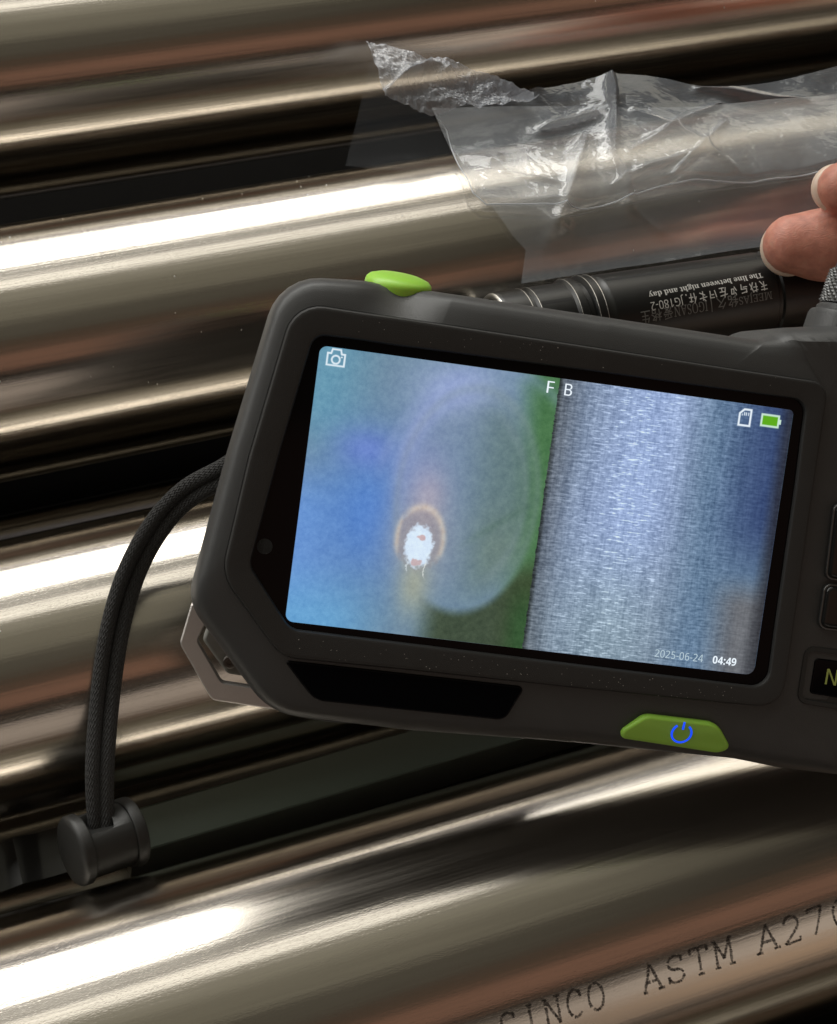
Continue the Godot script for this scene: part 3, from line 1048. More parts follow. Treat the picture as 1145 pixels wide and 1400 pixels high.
	var sp := part("dust", specks.mesh(10.0, false), mat(Color(0.45, 0.44, 0.41), 0.9), o)
	sp.set_meta("kind", "stuff")
	# small round sensor window in the black border
	part("light_sensor", lathe([[1.55, 0.0], [1.5, 0.08], [1.1, 0.1], [0.1, 0.04]], 28, false, true).moved(Transform3D(Basis(Vector3.RIGHT, PI * 0.5), Vector3(-0.0532, -0.0129, -0.00022))).mesh(40.0), speckled(), o)
	# glossy lower panel, set flush into the shoulder
	var pan := outline([[-46.8, -34.6, 1.2], [1.5, -34.5, 1.4], [-1.6, -41.8, 1.7], [-39.8, -42.0, 2.0]], 7, 5)
	s = slab(pan, -4.0, 0.0, 0.3)
	for i in s.v.size():
		s.v[i].z += -0.0003 - 0.0005 * smoothstep(-34.0, -43.0, s.v[i].y * 1000.0)
	part("lower_window", s.mesh(35.0), gloss_black, o)
	# green power button with its blue ring
	var green := mat(Color(0.38, 0.72, 0.09), 0.42)
	green.subsurf_scatter_enabled = true
	green.subsurf_scatter_strength = 0.08
	var btn := outline([[26.3, -37.2, 1.4], [41.3, -37.3, 2.0], [45.6, -42.5, 1.6], [43.3, -43.9, 1.2], [22.8, -43.0, 1.4], [22.1, -41.3, 1.2]], 7, 5)
	s = slab(btn, -9.0, 0.6, 0.9)
	for i in s.v.size():
		s.v[i].z -= 0.0018 * smoothstep(-38.0, -44.0, s.v[i].y * 1000.0)
	var pb := part("power_button", s.mesh(35.0), green, o, "green trapezoid power button with a glowing blue symbol")
	var blue := mat(Color(0.01, 0.03, 0.3), 0.5)
	blue.emission_enabled = true
	blue.emission = Color(0.06, 0.30, 1.0)
	blue.emission_energy_multiplier = 1.0
	s = Shape.new()
	var mid := Vector2(34.4, -40.3)
	var arc := PackedVector3Array()
	for i in 33:
		var a := deg_to_rad(90.0 + 38.0 + (360.0 - 76.0) * i / 32.0)
		arc.append(Vector3(mid.x + cos(a) * 2.0, mid.y + sin(a) * 2.0, power_z(mid.y + sin(a) * 2.0)) * 0.001)
	s.add(sweep(arc, 0.00022, 8))
	s.add(sweep(PackedVector3Array([Vector3(mid.x + 0.05, mid.y + 0.9, power_z(mid.y + 0.9)) * 0.001, Vector3(mid.x + 0.1, mid.y + 2.45, power_z(mid.y + 2.45)) * 0.001]), 0.00022, 8))
	part("power_symbol", s.mesh(40.0), blue, pb)
	# green round button on the top edge
	var lime := mat(Color(0.34, 0.68, 0.07), 0.40)
	lime.subsurf_scatter_enabled = true
	lime.subsurf_scatter_strength = 0.08
	part("top_button", lathe([[6.8, -4.0], [6.8, 0.2], [6.6, 0.9], [6.0, 1.5], [4.5, 2.0], [2.0, 2.25], [0.05, 2.3]], 56).moved(along(Vector3(-0.0330, 0.0412, -0.0130), Vector3(0.03, 0.95, 0.22), Vector3.BACK)).mesh(50.0), lime, o, "round lime green button on the top edge")
	# silver lanyard bracket
	var br := outline([[-66.4, -30.1, 0.4], [-67.8, -38.8, 0.9], [-59.6, -50.1, 0.9], [-39.1, -51.0, 0.9], [-32.8, -38.0, 0.9], [-45.7, -23.6, 0.9]], 5, 4)
	var hole := outline([[-62.7, -33.5, 0.5], [-64.2, -37.7, 0.8], [-58.0, -46.1, 0.8], [-45.9, -46.6, 0.6], [-40.6, -38.9, 0.6], [-48.1, -29.4, 0.6]], 5, 4)
	s = Shape.new()
	var rr := [ring3(hole, -31.8), ring3(hole, -29.2), ring3(inset(hole, -0.25), -28.9), ring3(inset(br, 0.3), -28.9), ring3(br, -29.2), ring3(br, -31.8)]
	rr.append(rr[0])
	s.loft(rr, false, false)
	var alu := mat(Color(0.50, 0.47, 0.45), 0.42, 0.75)
	alu.heightmap_enabled = true
	alu.heightmap_texture = rubber.heightmap_texture
	alu.heightmap_scale = 0.004
	alu.uv1_triplanar = true
	alu.uv1_scale = Vector3.ONE * 150.0
	var bp := part("lanyard_bracket", s.mesh(30.0), alu, o, "silver six-sided bracket plate at the lower left corner")
	s = slab(outline([[-62.2, -34.4, 0.8], [-63.2, -38.2, 0.8], [-57.0, -45.0, 0.8], [-46.0, -45.4, 0.8], [-46.0, -34.0, 0.8]], 5, 3), -37.5, -33.2, 0.8)
	part("inner_lug", s.mesh(30.0), mat(Color(0.22, 0.22, 0.20), 0.5), bp)
	part("screw", lathe([[1.5, 0.0], [1.5, 0.5], [1.2, 0.8], [0.7, 0.8], [0.6, 0.4], [0.05, 0.4]], 20).moved(Transform3D(Basis(Vector3.RIGHT, PI * 0.5), Vector3(-0.0568, -0.0422, -0.0332))).mesh(40.0), mat(Color(0.10, 0.09, 0.08), 0.4, 0.6), bp)
	# flat black tab sticking out under the lower edge
	part("rear_clip", slab(outline([[-41.6, -51.4, 0.5], [-41.0, -53.4, 0.8], [-33.3, -53.9, 1.0], [10.8, -51.0, 1.0], [9.6, -41.0, 1.0], [-37.4, -41.0, 1.0]], 5, 4), -40.0, -36.5, 0.6).mesh(30.0), rubber_flat, o)
	# keypad at the right edge
	var key_mat := mat(Color(0.010, 0.010, 0.010), 0.18)
	var edge_mat := mat(Color(0.16, 0.16, 0.16), 0.3, 0.8)
	for k in [[[58.9, 9.4, 1.2], [59.4, -5.4, 1.2], [80.6, -5.8, 1.2], [79.6, 9.3, 1.2]], [[59.5, -6.9, 1.3], [59.5, -15.6, 1.5], [80.6, -15.6, 1.2], [80.4, -6.8, 1.2]]]:
		var p := outline(k, 6, 4)
		var key := part("key", slab(p, -2.0, 1.3, 0.8).mesh(30.0), key_mat, o)
		part("key_edge", slab(inset(p, -0.35), -2.0, 0.35, 0.25).mesh(30.0), edge_mat, key)
	var well := outline([[58.4, -20.7, 1.2], [58.4, -30.6, 1.2], [81.4, -31.6, 1.2], [81.4, -21.1, 1.2]], 6, 4)
	s = Shape.new()
	s.loft([ring3(inset(well, -1.2), -1.4), ring3(inset(well, -0.9), -0.5), ring3(inset(well, -0.1), -0.35), ring3(well, -0.9), ring3(inset(well, 0.5), -1.0)], false, true)
	var soft := part("soft_key", s.mesh(35.0), rubber_flat, o)
	part("key_face", slab(outline([[59.9, -22.0, 0.8], [59.9, -29.4, 0.8], [80.0, -30.2, 0.8], [80.0, -22.4, 0.8]], 6, 4), -1.4, -0.55, 0.3).mesh(35.0), gloss_black, soft)
	var lit := mat(Color(0.42, 0.50, 0.12), 0.6)
	part("key_letters", text_shape("NT", "Droid Sans", 0.0052, 0.0032).moved(Transform3D(Basis(Vector3.BACK, -0.02), Vector3(0.0627, -0.0271, -0.00048))).mesh(40.0, false), lit, soft)
	# knurled cable collar on the top right boss
	var co := along(Vector3(0.0615, 0.0415, -0.0140), Vector3(0.18, 0.98, 0.0), Vector3.BACK)
	part("cable_collar", lathe([[9.6, -3.0], [9.6, 5.0], [9.3, 5.8], [8.4, 6.2], [8.4, 7.0], [8.0, 7.4]], 64).moved(co).mesh(35.0), rubber, o)
	s = Shape.new()
	rings = []
	for j in 43:
		var ring := PackedVector3Array()
		for i in 192:
			var a := TAU * i / 192.0
			var y := 7.6 + 7.6 * j / 42.0
			var bump := maxf(0.0, 1.0 - 2.4 * absf(fposmod(a * 32.0 / TAU + y * 0.72, 1.0) - 0.5)) * maxf(0.0, 1.0 - 2.4 * absf(fposmod(a * 32.0 / TAU - y * 0.72, 1.0) - 0.5))
			var edge := 0.0 if j > 0 and j < 42 else 0.6
			var r := 7.7 + 0.75 * bump - edge
			ring.append(Vector3(cos(a) * r, y, sin(a) * r) * 0.001)
		rings.append(ring)
	s.loft(rings)
	part("knurled_nut", s.moved(co).mesh(25.0), mat(Color(0.16, 0.16, 0.16), 0.30, 0.7), o)
	part("probe_cable", lathe([[7.2, 15.3], [7.2, 22.0], [5.0, 24.0], [4.6, 60.0], [4.4, 60.4]], 40).moved(co).mesh(35.0), rubber_flat, o)

func power_z(y: float) -> float:
	return 0.62 - 1.8 * smoothstep(-38.0, -44.0, y)

func speckled() -> StandardMaterial3D:
	var m := mat(Color(0.02, 0.02, 0.02), 0.35)
	var im := noise(61, 0.08, 4).get_seamless_image(128, 128)
	im.convert(Image.FORMAT_RGB8)
	m.heightmap_enabled = true
	m.heightmap_texture = ImageTexture.create_from_image(im)
	m.heightmap_scale = 0.03
	m.uv1_triplanar = true
	m.uv1_scale = Vector3.ONE * 350.0
	return m

func blob(p: Vector2, c: Vector2, r: Vector2) -> float:
	var d := (p - c) / r
	return exp(-d.length_squared())

func make_screen(o: Node3D) -> void:
	var w := 768
	var h := 435
	var im := Image.create(w, h, false, Image.FORMAT_RGB8)
	var n1 := noise(71, 0.035, 3)
	var n2 := noise(72, 0.22, 3)
	var n3 := noise(73, 0.9, 2)
	var br1 := noise(74, 0.25, 3)
	var br2 := noise(75, 0.25, 3)
	for j in h:
		for i in w:
			var p := Vector2(-47.52 + 95.04 * (i + 0.5) / w, 26.91 - 53.82 * (j + 0.5) / h)
			var c := Color(0.44, 0.55, 0.63)
			if p.x < -0.28 + 0.12 * n2.get_noise_2d(0, p.y * 4.0):
				c = c.lerp(Color(0.40, 0.62, 0.72), 0.8 * smoothstep(-32.0, -46.0, p.x) * smoothstep(2.0, 16.0, p.y))
				c = c.lerp(Color(0.42, 0.60, 0.84), smoothstep(-30.0, -47.0, p.x) * smoothstep(10.0, -6.0, p.y))
				c = c.lerp(Color(0.32, 0.52, 0.82), minf(1.0, 0.95 * blob(p, Vector2(-33.5, -4.0), Vector2(10.0, 15.0))))
				c = c.lerp(Color(0.42, 0.52, 0.84), 0.7 * blob(p, Vector2(-36.0, 8.5), Vector2(6.0, 4.0)))
				c = c.lerp(Color(0.40, 0.66, 0.84), 0.8 * smoothstep(-12.0, -27.0, p.y) * smoothstep(-24.0, -40.0, p.x))
				c = c.lerp(Color(0.64, 0.70, 0.86), 0.85 * blob(p, Vector2(-20.0, 22.0), Vector2(9.0, 6.0)))
				# the green wall at the right
				var g := smoothstep(-9.0, -1.5, p.x + 0.10 * p.y * 0.3)
				c = c.lerp(Color(0.26, 0.45, 0.26), 0.9 * g)
				# the round end of the tube
				var e := ((p - Vector2(-15.2, 1.5)) / Vector2(14.2, 22.0)).length()
				c = c.lerp(Color(0.47, 0.55, 0.66), 0.50 * smoothstep(1.20, 0.60, e) * smoothstep(-2.0, -16.0, p.x))
				c = c.lerp(Color(0.37, 0.47, 0.46), 0.70 * smoothstep(1.10, 0.70, e) * smoothstep(-19.0, -8.0, p.x))
				c = c.lerp(Color(0.45, 0.53, 0.48), 0.5 * blob(p, Vector2(-8.0, -8.0), Vector2(5.0, 7.0)))
				c = c.lerp(Color(0.60, 0.67, 0.87), 0.8 * exp(-pow((e - 0.98) / 0.13, 2.0)) * smoothstep(-6.0, 16.0, p.y) * smoothstep(-8.0, -22.0, p.x))
				c = c.lerp(Color(0.49, 0.57, 0.58), 0.34 * exp(-pow((e - 0.97) / 0.06, 2.0)) * smoothstep(-20.0, -6.0, p.y))
				c = c.lerp(Color(0.52, 0.59, 0.62), 0.22 * exp(-pow((e - 0.80) / 0.05, 2.0)) * smoothstep(-14.0, -8.0, p.x))
				c = c.lerp(Color(0.55, 0.63, 0.80), 0.30 * exp(-pow((((p - Vector2(-12.0, -2.0)) / Vector2(22.0, 30.0)).length() - 0.98) / 0.05, 2.0)) * smoothstep(0.0, 10.0, p.y))
				c = c.lerp(Color(0.55, 0.60, 0.78), 0.65 * blob(p, Vector2(-25.0, 4.0), Vector2(5.5, 11.0)))
				c = c.lerp(Color(0.30, 0.42, 0.38), 0.4 * exp(-pow(((p.y + 4.0) - 0.75 * (p.x + 10.0)) / 1.0, 2.0)) * smoothstep(-18.0, -8.0, p.x) * smoothstep(1.0, 0.85, e))
				# dark olive floor under it
				var low := smoothstep(0.98, 1.1, e) * smoothstep(-10.0, -17.0, p.y - 0.25 * (p.x + 12.0)) * smoothstep(-24.0, -17.0, p.x)
				c = c.lerp(Color(0.20, 0.26, 0.17), 0.85 * low)
				c = c.lerp(Color(0.16, 0.36, 0.20), 0.55 * smoothstep(-6.0, -1.0, p.x) * smoothstep(-12.0, -22.0, p.y))
				# the bright mouth with its warm halo
				var q := p - Vector2(-23.4, -8.4)
				c = c.lerp(Color(0.60, 0.62, 0.66), 0.8 * blob(p, Vector2(-23.6, -8.0), Vector2(6.5, 8.0)))
				c = c.lerp(Color(0.70, 0.70, 0.58), 0.65 * blob(p, Vector2(-23.5, -17.0), Vector2(3.4, 6.0)))
				c = c.lerp(Color(0.74, 0.68, 0.72), 0.55 * blob(p, Vector2(-22.8, 0.5), Vector2(3.6, 5.5)))
				var hl := ((q - Vector2(0.0, 0.5)) / Vector2(4.5, 6.3)).length()
				var nz := 0.15 * n2.get_noise_2d(p.x * 3.2, p.y * 3.2)
				c = c.lerp(Color(0.62, 0.57, 0.58), 0.5 * smoothstep(1.12, 0.9, hl + nz) * smoothstep(-7.0, 1.0, q.y + 1.5))
				c = c.lerp(Color(0.95, 0.87, 0.76), 0.48 * exp(-pow((hl - 1.02) / 0.13, 2.0)) * clampf(0.25 + 0.8 * smoothstep(-1.5, 3.5, q.x * 0.9 + q.y * 0.7) + smoothstep(-3.4, -4.6, q.x), 0, 1) * smoothstep(-5.0, -1.0, q.y))
				var co := (q - Vector2(-0.1, -0.8)) / Vector2(2.9, 4.3)
				var cd := co.length() + 1.3 * nz
				c = c.lerp(Color(0.86, 0.93, 1.0), smoothstep(1.10, 0.82, cd))
				c = c.lerp(Color(0.80, 0.66, 0.66), 0.8 * smoothstep(0.62, 0.40, ((q - Vector2(0.3, 0.9)) / Vector2(1.6, 1.1)).length() + 2.0 * nz))
				c = c.lerp(Color(0.78, 0.66, 0.66), 0.8 * smoothstep(0.62, 0.40, ((q - Vector2(-0.2, -4.1)) / Vector2(2.0, 1.3)).length() + 2.0 * nz))
				c = c.lerp(Color(0.92, 0.94, 0.92), 0.8 * smoothstep(0.16, 0.06, absf(q.x - 1.6 + 0.5 * nz * 6.0)) * smoothstep(-7.2, -6.4, q.y) * smoothstep(-3.2, -4.2, q.y))
				c = c.lerp(Color(0.86, 0.90, 0.92), 0.7 * smoothstep(0.2, 0.08, absf(q.x + 1.9 + nz * 4.0)) * smoothstep(-6.4, -5.6, q.y) * smoothstep(-2.8, -3.8, q.y))
				var tex := 0.03 * n2.get_noise_2d(p.x * 4.0, p.y * 4.0) + 0.03 * n1.get_noise_2d(p.x * 10.0, p.y * 10.0) + 0.03 * n3.get_noise_2d(i * 0.5, j * 0.5)
				c = Color(c.r + tex, c.g + tex, c.b + tex * 0.8)
			else:
				c = Color(0.40, 0.46, 0.52)
				c = c.lerp(Color(0.31, 0.34, 0.36), smoothstep(7.0, 0.0, p.x))
				c = c.lerp(Color(0.62, 0.71, 0.88), 0.92 * exp(-pow((p.x - 17.5 - 0.08 * p.y) / 14.5, 2.0)) * smoothstep(-48.0, 4.0, p.y))
				c = c.lerp(Color(0.54, 0.63, 0.68), 0.7 * exp(-pow((p.x - 16.0) / 13.0, 2.0)) * smoothstep(2.0, -22.0, p.y))
				c = c.lerp(Color(0.38, 0.50, 0.62), 0.8 * smoothstep(24.0, 34.0, p.x))
				c = c.lerp(Color(0.20, 0.29, 0.46), 0.95 * smoothstep(30.0, 45.0, p.x) * smoothstep(-12.0, 6.0, p.y))
				c = c.lerp(Color(0.42, 0.42, 0.43), 0.85 * smoothstep(34.0, 43.0, p.x) * smoothstep(-6.0, -14.0, p.y))
				c = c.lerp(Color(0.12, 0.14, 0.17), 0.75 * smoothstep(44.0, 47.5, p.x))
				c = c.lerp(Color(0.12, 0.16, 0.16), 0.75 * smoothstep(0.9, -0.3, p.x))
				var k := 1.0 - 0.55 * smoothstep(33.0, 44.0, p.x)
				var across := br1.get_noise_2d(p.x * 0.5, p.y * 9.0)
				var down := br2.get_noise_2d(p.x * 9.0, p.y * 0.6)
				var tex := 0.09 * across + 0.06 * down + 0.06 * br2.get_noise_2d(p.x * 1.6 + 9.0, p.y * 0.12) + 0.11 * n2.get_noise_2d(p.x * 3.2, p.y * 6.5) + 0.05 * n3.get_noise_2d(i * 0.6, j * 0.6)
				tex += 0.26 * smoothstep(0.22, 0.5, br1.get_noise_2d(p.x * 1.0 + 40.0, p.y * 11.0)) * exp(-pow((p.x - 16.0) / 12.0, 2.0))
				c = Color(c.r + tex * k, c.g + tex * k, c.b + tex * k)
			# icons
			var ic := 0.0
			var a := (p - Vector2(-44.2, 24.6)) * 1.1
			var bx := maxf(absf(a.x) - 1.55, absf(a.y) - 0.95)
			var top_ := maxf(absf(a.x) - 0.55 - 0.25 * (1.5 - a.y), absf(a.y - 1.1) - 0.55)
			var body := minf(bx, top_ - 0.2)
			ic = maxf(ic, 0.92 * smoothstep(0.27, 0.12, absf(body - 0.3)))
			ic = maxf(ic, 0.92 * smoothstep(0.26, 0.12, absf(a.length() - 0.85)))
			ic = maxf(ic, smoothstep(0.25, 0.12, (a - Vector2(1.2, 0.65)).length()))
			a = p - Vector2(37.8, 24.2)
			var sd := maxf(maxf(absf(a.x) - 1.05, absf(a.y) - 1.5), (-a.x + a.y - 1.75) * 0.72)
			ic = maxf(ic, smoothstep(0.26, 0.14, absf(sd - 0.1)))
			for s in 4:
				ic = maxf(ic, 0.9 * smoothstep(0.17, 0.08, absf(a.x + 0.62 - 0.42 * s)) * smoothstep(0.0, 0.1, a.y - (0.35 if s > 0 else 0.25)) * smoothstep(0.0, 0.1, (1.1 if s > 0 else 0.75) - a.y))
			c = c.lerp(Color(0.93, 0.97, 1.0), ic)
			a = p - Vector2(43.0, 24.2)
			var bt := maxf(absf(a.x) - 1.6, absf(a.y) - 0.95)
			c = c.lerp(Color(0.36, 0.68, 0.10), smoothstep(0.06, -0.06, bt))
			c = c.lerp(Color(0.80, 0.92, 0.84), smoothstep(0.26, 0.14, absf(bt - 0.16)))
			c = c.lerp(Color(0.80, 0.92, 0.84), smoothstep(0.1, 0.0, maxf(absf(a.x - 2.1) - 0.16, absf(a.y) - 0.45)))
			im.set_pixel(i, j, Color(clampf(c.r, 0, 1), clampf(c.g, 0, 1), clampf(c.b, 0, 1)))
	var m := mat(Color(0.004, 0.004, 0.004), 0.10)
	m.emission_enabled = true
	m.emission = Color.BLACK
	m.emission_texture = ImageTexture.create_from_image(im)
	m.emission_energy_multiplier = 0.95
	var p := outline([[-47.52, 26.91, 1.5], [47.52, 26.91, 0.9], [47.52, -26.91, 1.8], [-47.52, -26.91, 1.6]], 8, 4)
	var s := Shape.new()
	s.cap(ring3(p, -0.15))
	for i in s.v.size():
		s.uv[i] = Vector2((s.v[i].x * 1000.0 + 47.52) / 95.04, (26.91 - s.v[i].y * 1000.0) / 53.82)
	for f in s.v.size() / 3:
		if (s.v[f * 3 + 2] - s.v[f * 3]).cross(s.v[f * 3 + 1] - s.v[f * 3]).z < 0.0:
			s.turn(f)
	var screen := part("screen", s.mesh(40.0, false), m, o, "lit screen with a blue and a grey picture side by side")
	var glow := mat(Color(0.01, 0.01, 0.01), 0.4)
	glow.emission_enabled = true
	glow.emission = Color(0.93, 0.97, 1.0)
	glow.emission_energy_multiplier = 1.0
	var faint: StandardMaterial3D = glow.duplicate()
	faint.emission = Color(0.72, 0.80, 0.84)
	for t in [["F", -2.6, 23.8, 1.4, 2.3, glow, 400], ["B", 0.95, 23.75, 1.5, 2.3, glow, 400], ["2025-06-24", 26.6, -25.5, 10.0, 1.55, faint, 400], ["04:49", 38.6, -25.5, 4.9, 1.6, glow, 700]]:
		part("screen_text", text_shape(t[0], "Droid Sans", t[3] * 0.001, t[4] * 0.001, t[6]).moved(Transform3D(Basis.IDENTITY, Vector3(t[1], t[2], -0.11) * 0.001)).mesh(40.0, false), t[5], screen)

# ---------------------------------------------------------------- lanyard
func make_lanyard() -> void:
	var cord := mat(Color(0.022, 0.022, 0.022), 0.75)
	var im := Image.create(128, 128, false, Image.FORMAT_R8)
	for y in 128:
		for x in 128:
			var u := x / 128.0 * 8.0
			var v := y / 128.0 * 8.0
			var a := absf(sin(PI * (u + v)))
			var b := absf(sin(PI * (u - v)))
			var over := 1.0 if (int(floor(u + v)) + int(floor(u - v))) % 2 == 0 else 0.0
			im.set_pixel(x, y, Color(clampf(lerpf(a, b, over) * 0.9, 0, 1), 0, 0))
	cord.heightmap_enabled = true
	cord.heightmap_texture = ImageTexture.create_from_image(im)
	cord.heightmap_scale = 0.09
	cord.uv1_scale = Vector3(2.0, 1.0, 1.0)
	cord.rim_enabled = true
	cord.rim = 0.5
	var o := thing("lanyard_cord", "doubled black braided cord looping from behind the device to the cord lock", "cord", Transform3D(Basis.IDENTITY, Vector3(0.02, 0.03, 0.03)))
	var back := Transform3D(Basis.IDENTITY, Vector3(-0.02, -0.03, -0.03))
	var a := smooth_path([Vector3(0.0720, 0.0790, -0.0110), Vector3(0.0606, 0.0707, -0.0137), Vector3(0.0549, 0.0637, -0.0145), Vector3(0.0473, 0.0559, -0.0149), Vector3(0.0396, 0.0489, -0.0115), Vector3(0.0319, 0.0415, -0.0043), Vector3(0.0256, 0.0356, 0.0061), Vector3(0.0202, 0.0291, 0.0195), Vector3(0.0157, 0.0245, 0.0341), Vector3(0.0132, 0.0180, 0.0485)])
	part("strand", sweep(a, 0.00165, 20, 82.0).moved(back).mesh(60.0), cord, o)
	var b := smooth_path([Vector3(0.0720, 0.0765, -0.0085), Vector3(0.0609, 0.0677, -0.0112), Vector3(0.0560, 0.0621, -0.0123), Vector3(0.0487, 0.0544, -0.0127), Vector3(0.0421, 0.0480, -0.0100), Vector3(0.0351, 0.0408, -0.0037), Vector3(0.0288, 0.0350, 0.0068), Vector3(0.0233, 0.0287, 0.0202), Vector3(0.0186, 0.0240, 0.0348), Vector3(0.0152, 0.0180, 0.0497)])
	part("strand", sweep(b, 0.0017, 20, 82.0).moved(back).mesh(60.0), cord, o)
	# cord lock: a short barrel with a wide end disc and a hole for the cord
	var plastic := mat(Color(0.022, 0.022, 0.021), 0.42)
	plastic.heightmap_enabled = true
	plastic.heightmap_texture = rubber.heightmap_texture
	plastic.heightmap_scale = 0.006
	plastic.uv1_triplanar = true
	plastic.uv1_scale = Vector3.ONE * 120.0
	var axis := Vector3(-0.949, 0.293, 0.116).normalized()
	var end := Vector3(0.0074, 0.0188, 0.0482)
	var l := thing("cord_lock", "round black plastic cord lock on the cord, resting in the tube groove", "cord lock", along(end, axis))
	part("end_disc", lathe([[7.6, -3.0], [7.9, -2.6], [7.9, -0.9], [7.4, -0.3], [6.4, 0.1], [3.6, 0.5], [0.1, 0.6]], 56).mesh(40.0), plastic, l)
	var barrel := CSGCylinder3D.new()
	barrel.name = "barrel"
	barrel.radius = 0.0071
	barrel.height = 0.0106
	barrel.sides = 64
	barrel.smooth_faces = true
	barrel.material = plastic
	barrel.position = Vector3(0, -0.0079, 0)
	l.add_child(barrel, true)
	var cut := CSGCylinder3D.new()
	cut.name = "cord_hole"
	cut.operation = CSGShape3D.OPERATION_SUBTRACTION
	cut.radius = 0.0036
	cut.height = 0.012
	cut.sides = 32
	cut.material = plastic
	# the hole runs down along the cord
	var inv := (l.transform * barrel.transform).affine_inverse()
	cut.transform = along(inv * Vector3(0.0144, 0.0247, 0.0402), inv.basis * Vector3(0.05, 0.45, -0.88))
	barrel.add_child(cut, true)
	part("flange", lathe([[7.2, -15.8], [7.9, -15.4], [8.0, -14.9], [8.0, -13.4], [7.6, -12.9]], 56).mesh(40.0), plastic, l)

# ---------------------------------------------------------------- hand
func capsule(p: Vector3, a: Vector3, b: Vector3, ra: float, rb: float) -> float:
	var ab := b - a
	var t := clampf((p - a).dot(ab) / ab.length_squared(), 0.0, 1.0)
	return p.distance_to(a + ab * t) - lerpf(ra, rb, t)

func nets(bones: Array, cell: float, k: float) -> Shape:
	# surface nets over the smooth union of tapered capsules; only cells near a bone are visited
	var field := {}
	var lo_all := Vector3i(100000, 100000, 100000)
	for b in bones:
		var rr: float = maxf(b[2], b[3]) + 2.5 * cell
		var lo := Vector3i((Vector3(minf(b[0].x, b[1].x), minf(b[0].y, b[1].y), minf(b[0].z, b[1].z)) - Vector3.ONE * rr) / cell)
		var hi := Vector3i((Vector3(maxf(b[0].x, b[1].x), maxf(b[0].y, b[1].y), maxf(b[0].z, b[1].z)) + Vector3.ONE * rr) / cell)
		for z in range(lo.z - 1, hi.z + 2):
			for y in range(lo.y - 1, hi.y + 2):
				for x in range(lo.x - 1, hi.x + 2):
					var p := Vector3(x, y, z) * cell
					var d := capsule(p, b[0], b[1], b[2], b[3])
					if absf(d) > 3.2 * cell and d > 0.0:
						continue
					var key := Vector3i(x, y, z)
					if field.has(key):
						var e: float = field[key]
						var h := maxf(k - absf(d - e), 0.0) / k
						field[key] = minf(d, e) - h * h * k * 0.25
					else:
						field[key] = d
	var corner := [Vector3i(0, 0, 0), Vector3i(1, 0, 0), Vector3i(0, 1, 0), Vector3i(1, 1, 0), Vector3i(0, 0, 1), Vector3i(1, 0, 1), Vector3i(0, 1, 1), Vector3i(1, 1, 1)]
	var edges := [[0, 1], [2, 3], [4, 5], [6, 7], [0, 2], [1, 3], [4, 6], [5, 7], [0, 4], [1, 5], [2, 6], [3, 7]]
	var vert := {}
	for key in field:
		var val := []
		var inside := 0
		for c in corner:
			var q: Vector3i = key + c
			var d: float = field[q] if field.has(q) else 1.0
			val.append(d)
			if d < 0.0:
				inside += 1
		if inside == 0 or inside == 8:
			continue
		var sum := Vector3.ZERO
		var n := 0
		for e in edges:
			var d0: float = val[e[0]]
			var d1: float = val[e[1]]
			if (d0 < 0.0) != (d1 < 0.0):
				sum += Vector3(corner[e[0]]).lerp(Vector3(corner[e[1]]), d0 / (d0 - d1))
				n += 1
		vert[key] = (Vector3(key) + sum / n) * cell
	var s := Shape.new()
	for key in field:
		var d: float = field[key]
		for ax in 3:
			var step := Vector3i(1 if ax == 0 else 0, 1 if ax == 1 else 0, 1 if ax == 2 else 0)
			var o1 := Vector3i(0, 1, 0) if ax == 0 else Vector3i(0, 0, 1) if ax == 1 else Vector3i(1, 0, 0)
			var o2 := Vector3i(0, 0, 1) if ax == 0 else Vector3i(1, 0, 0) if ax == 1 else Vector3i(0, 1, 0)
			if not field.has(key + step):
				continue
			var e: float = field[key + step]
			if (d < 0.0) == (e < 0.0):
				continue
			var q := [key, key - o1, key - o1 - o2, key - o2]
			if not (vert.has(q[0]) and vert.has(q[1]) and vert.has(q[2]) and vert.has(q[3])):
				continue
			if d < 0.0:
				s.quad(vert[q[0]], vert[q[3]], vert[q[2]], vert[q[1]])
			else:
				s.quad(vert[q[0]], vert[q[1]], vert[q[2]], vert[q[3]])
	return s

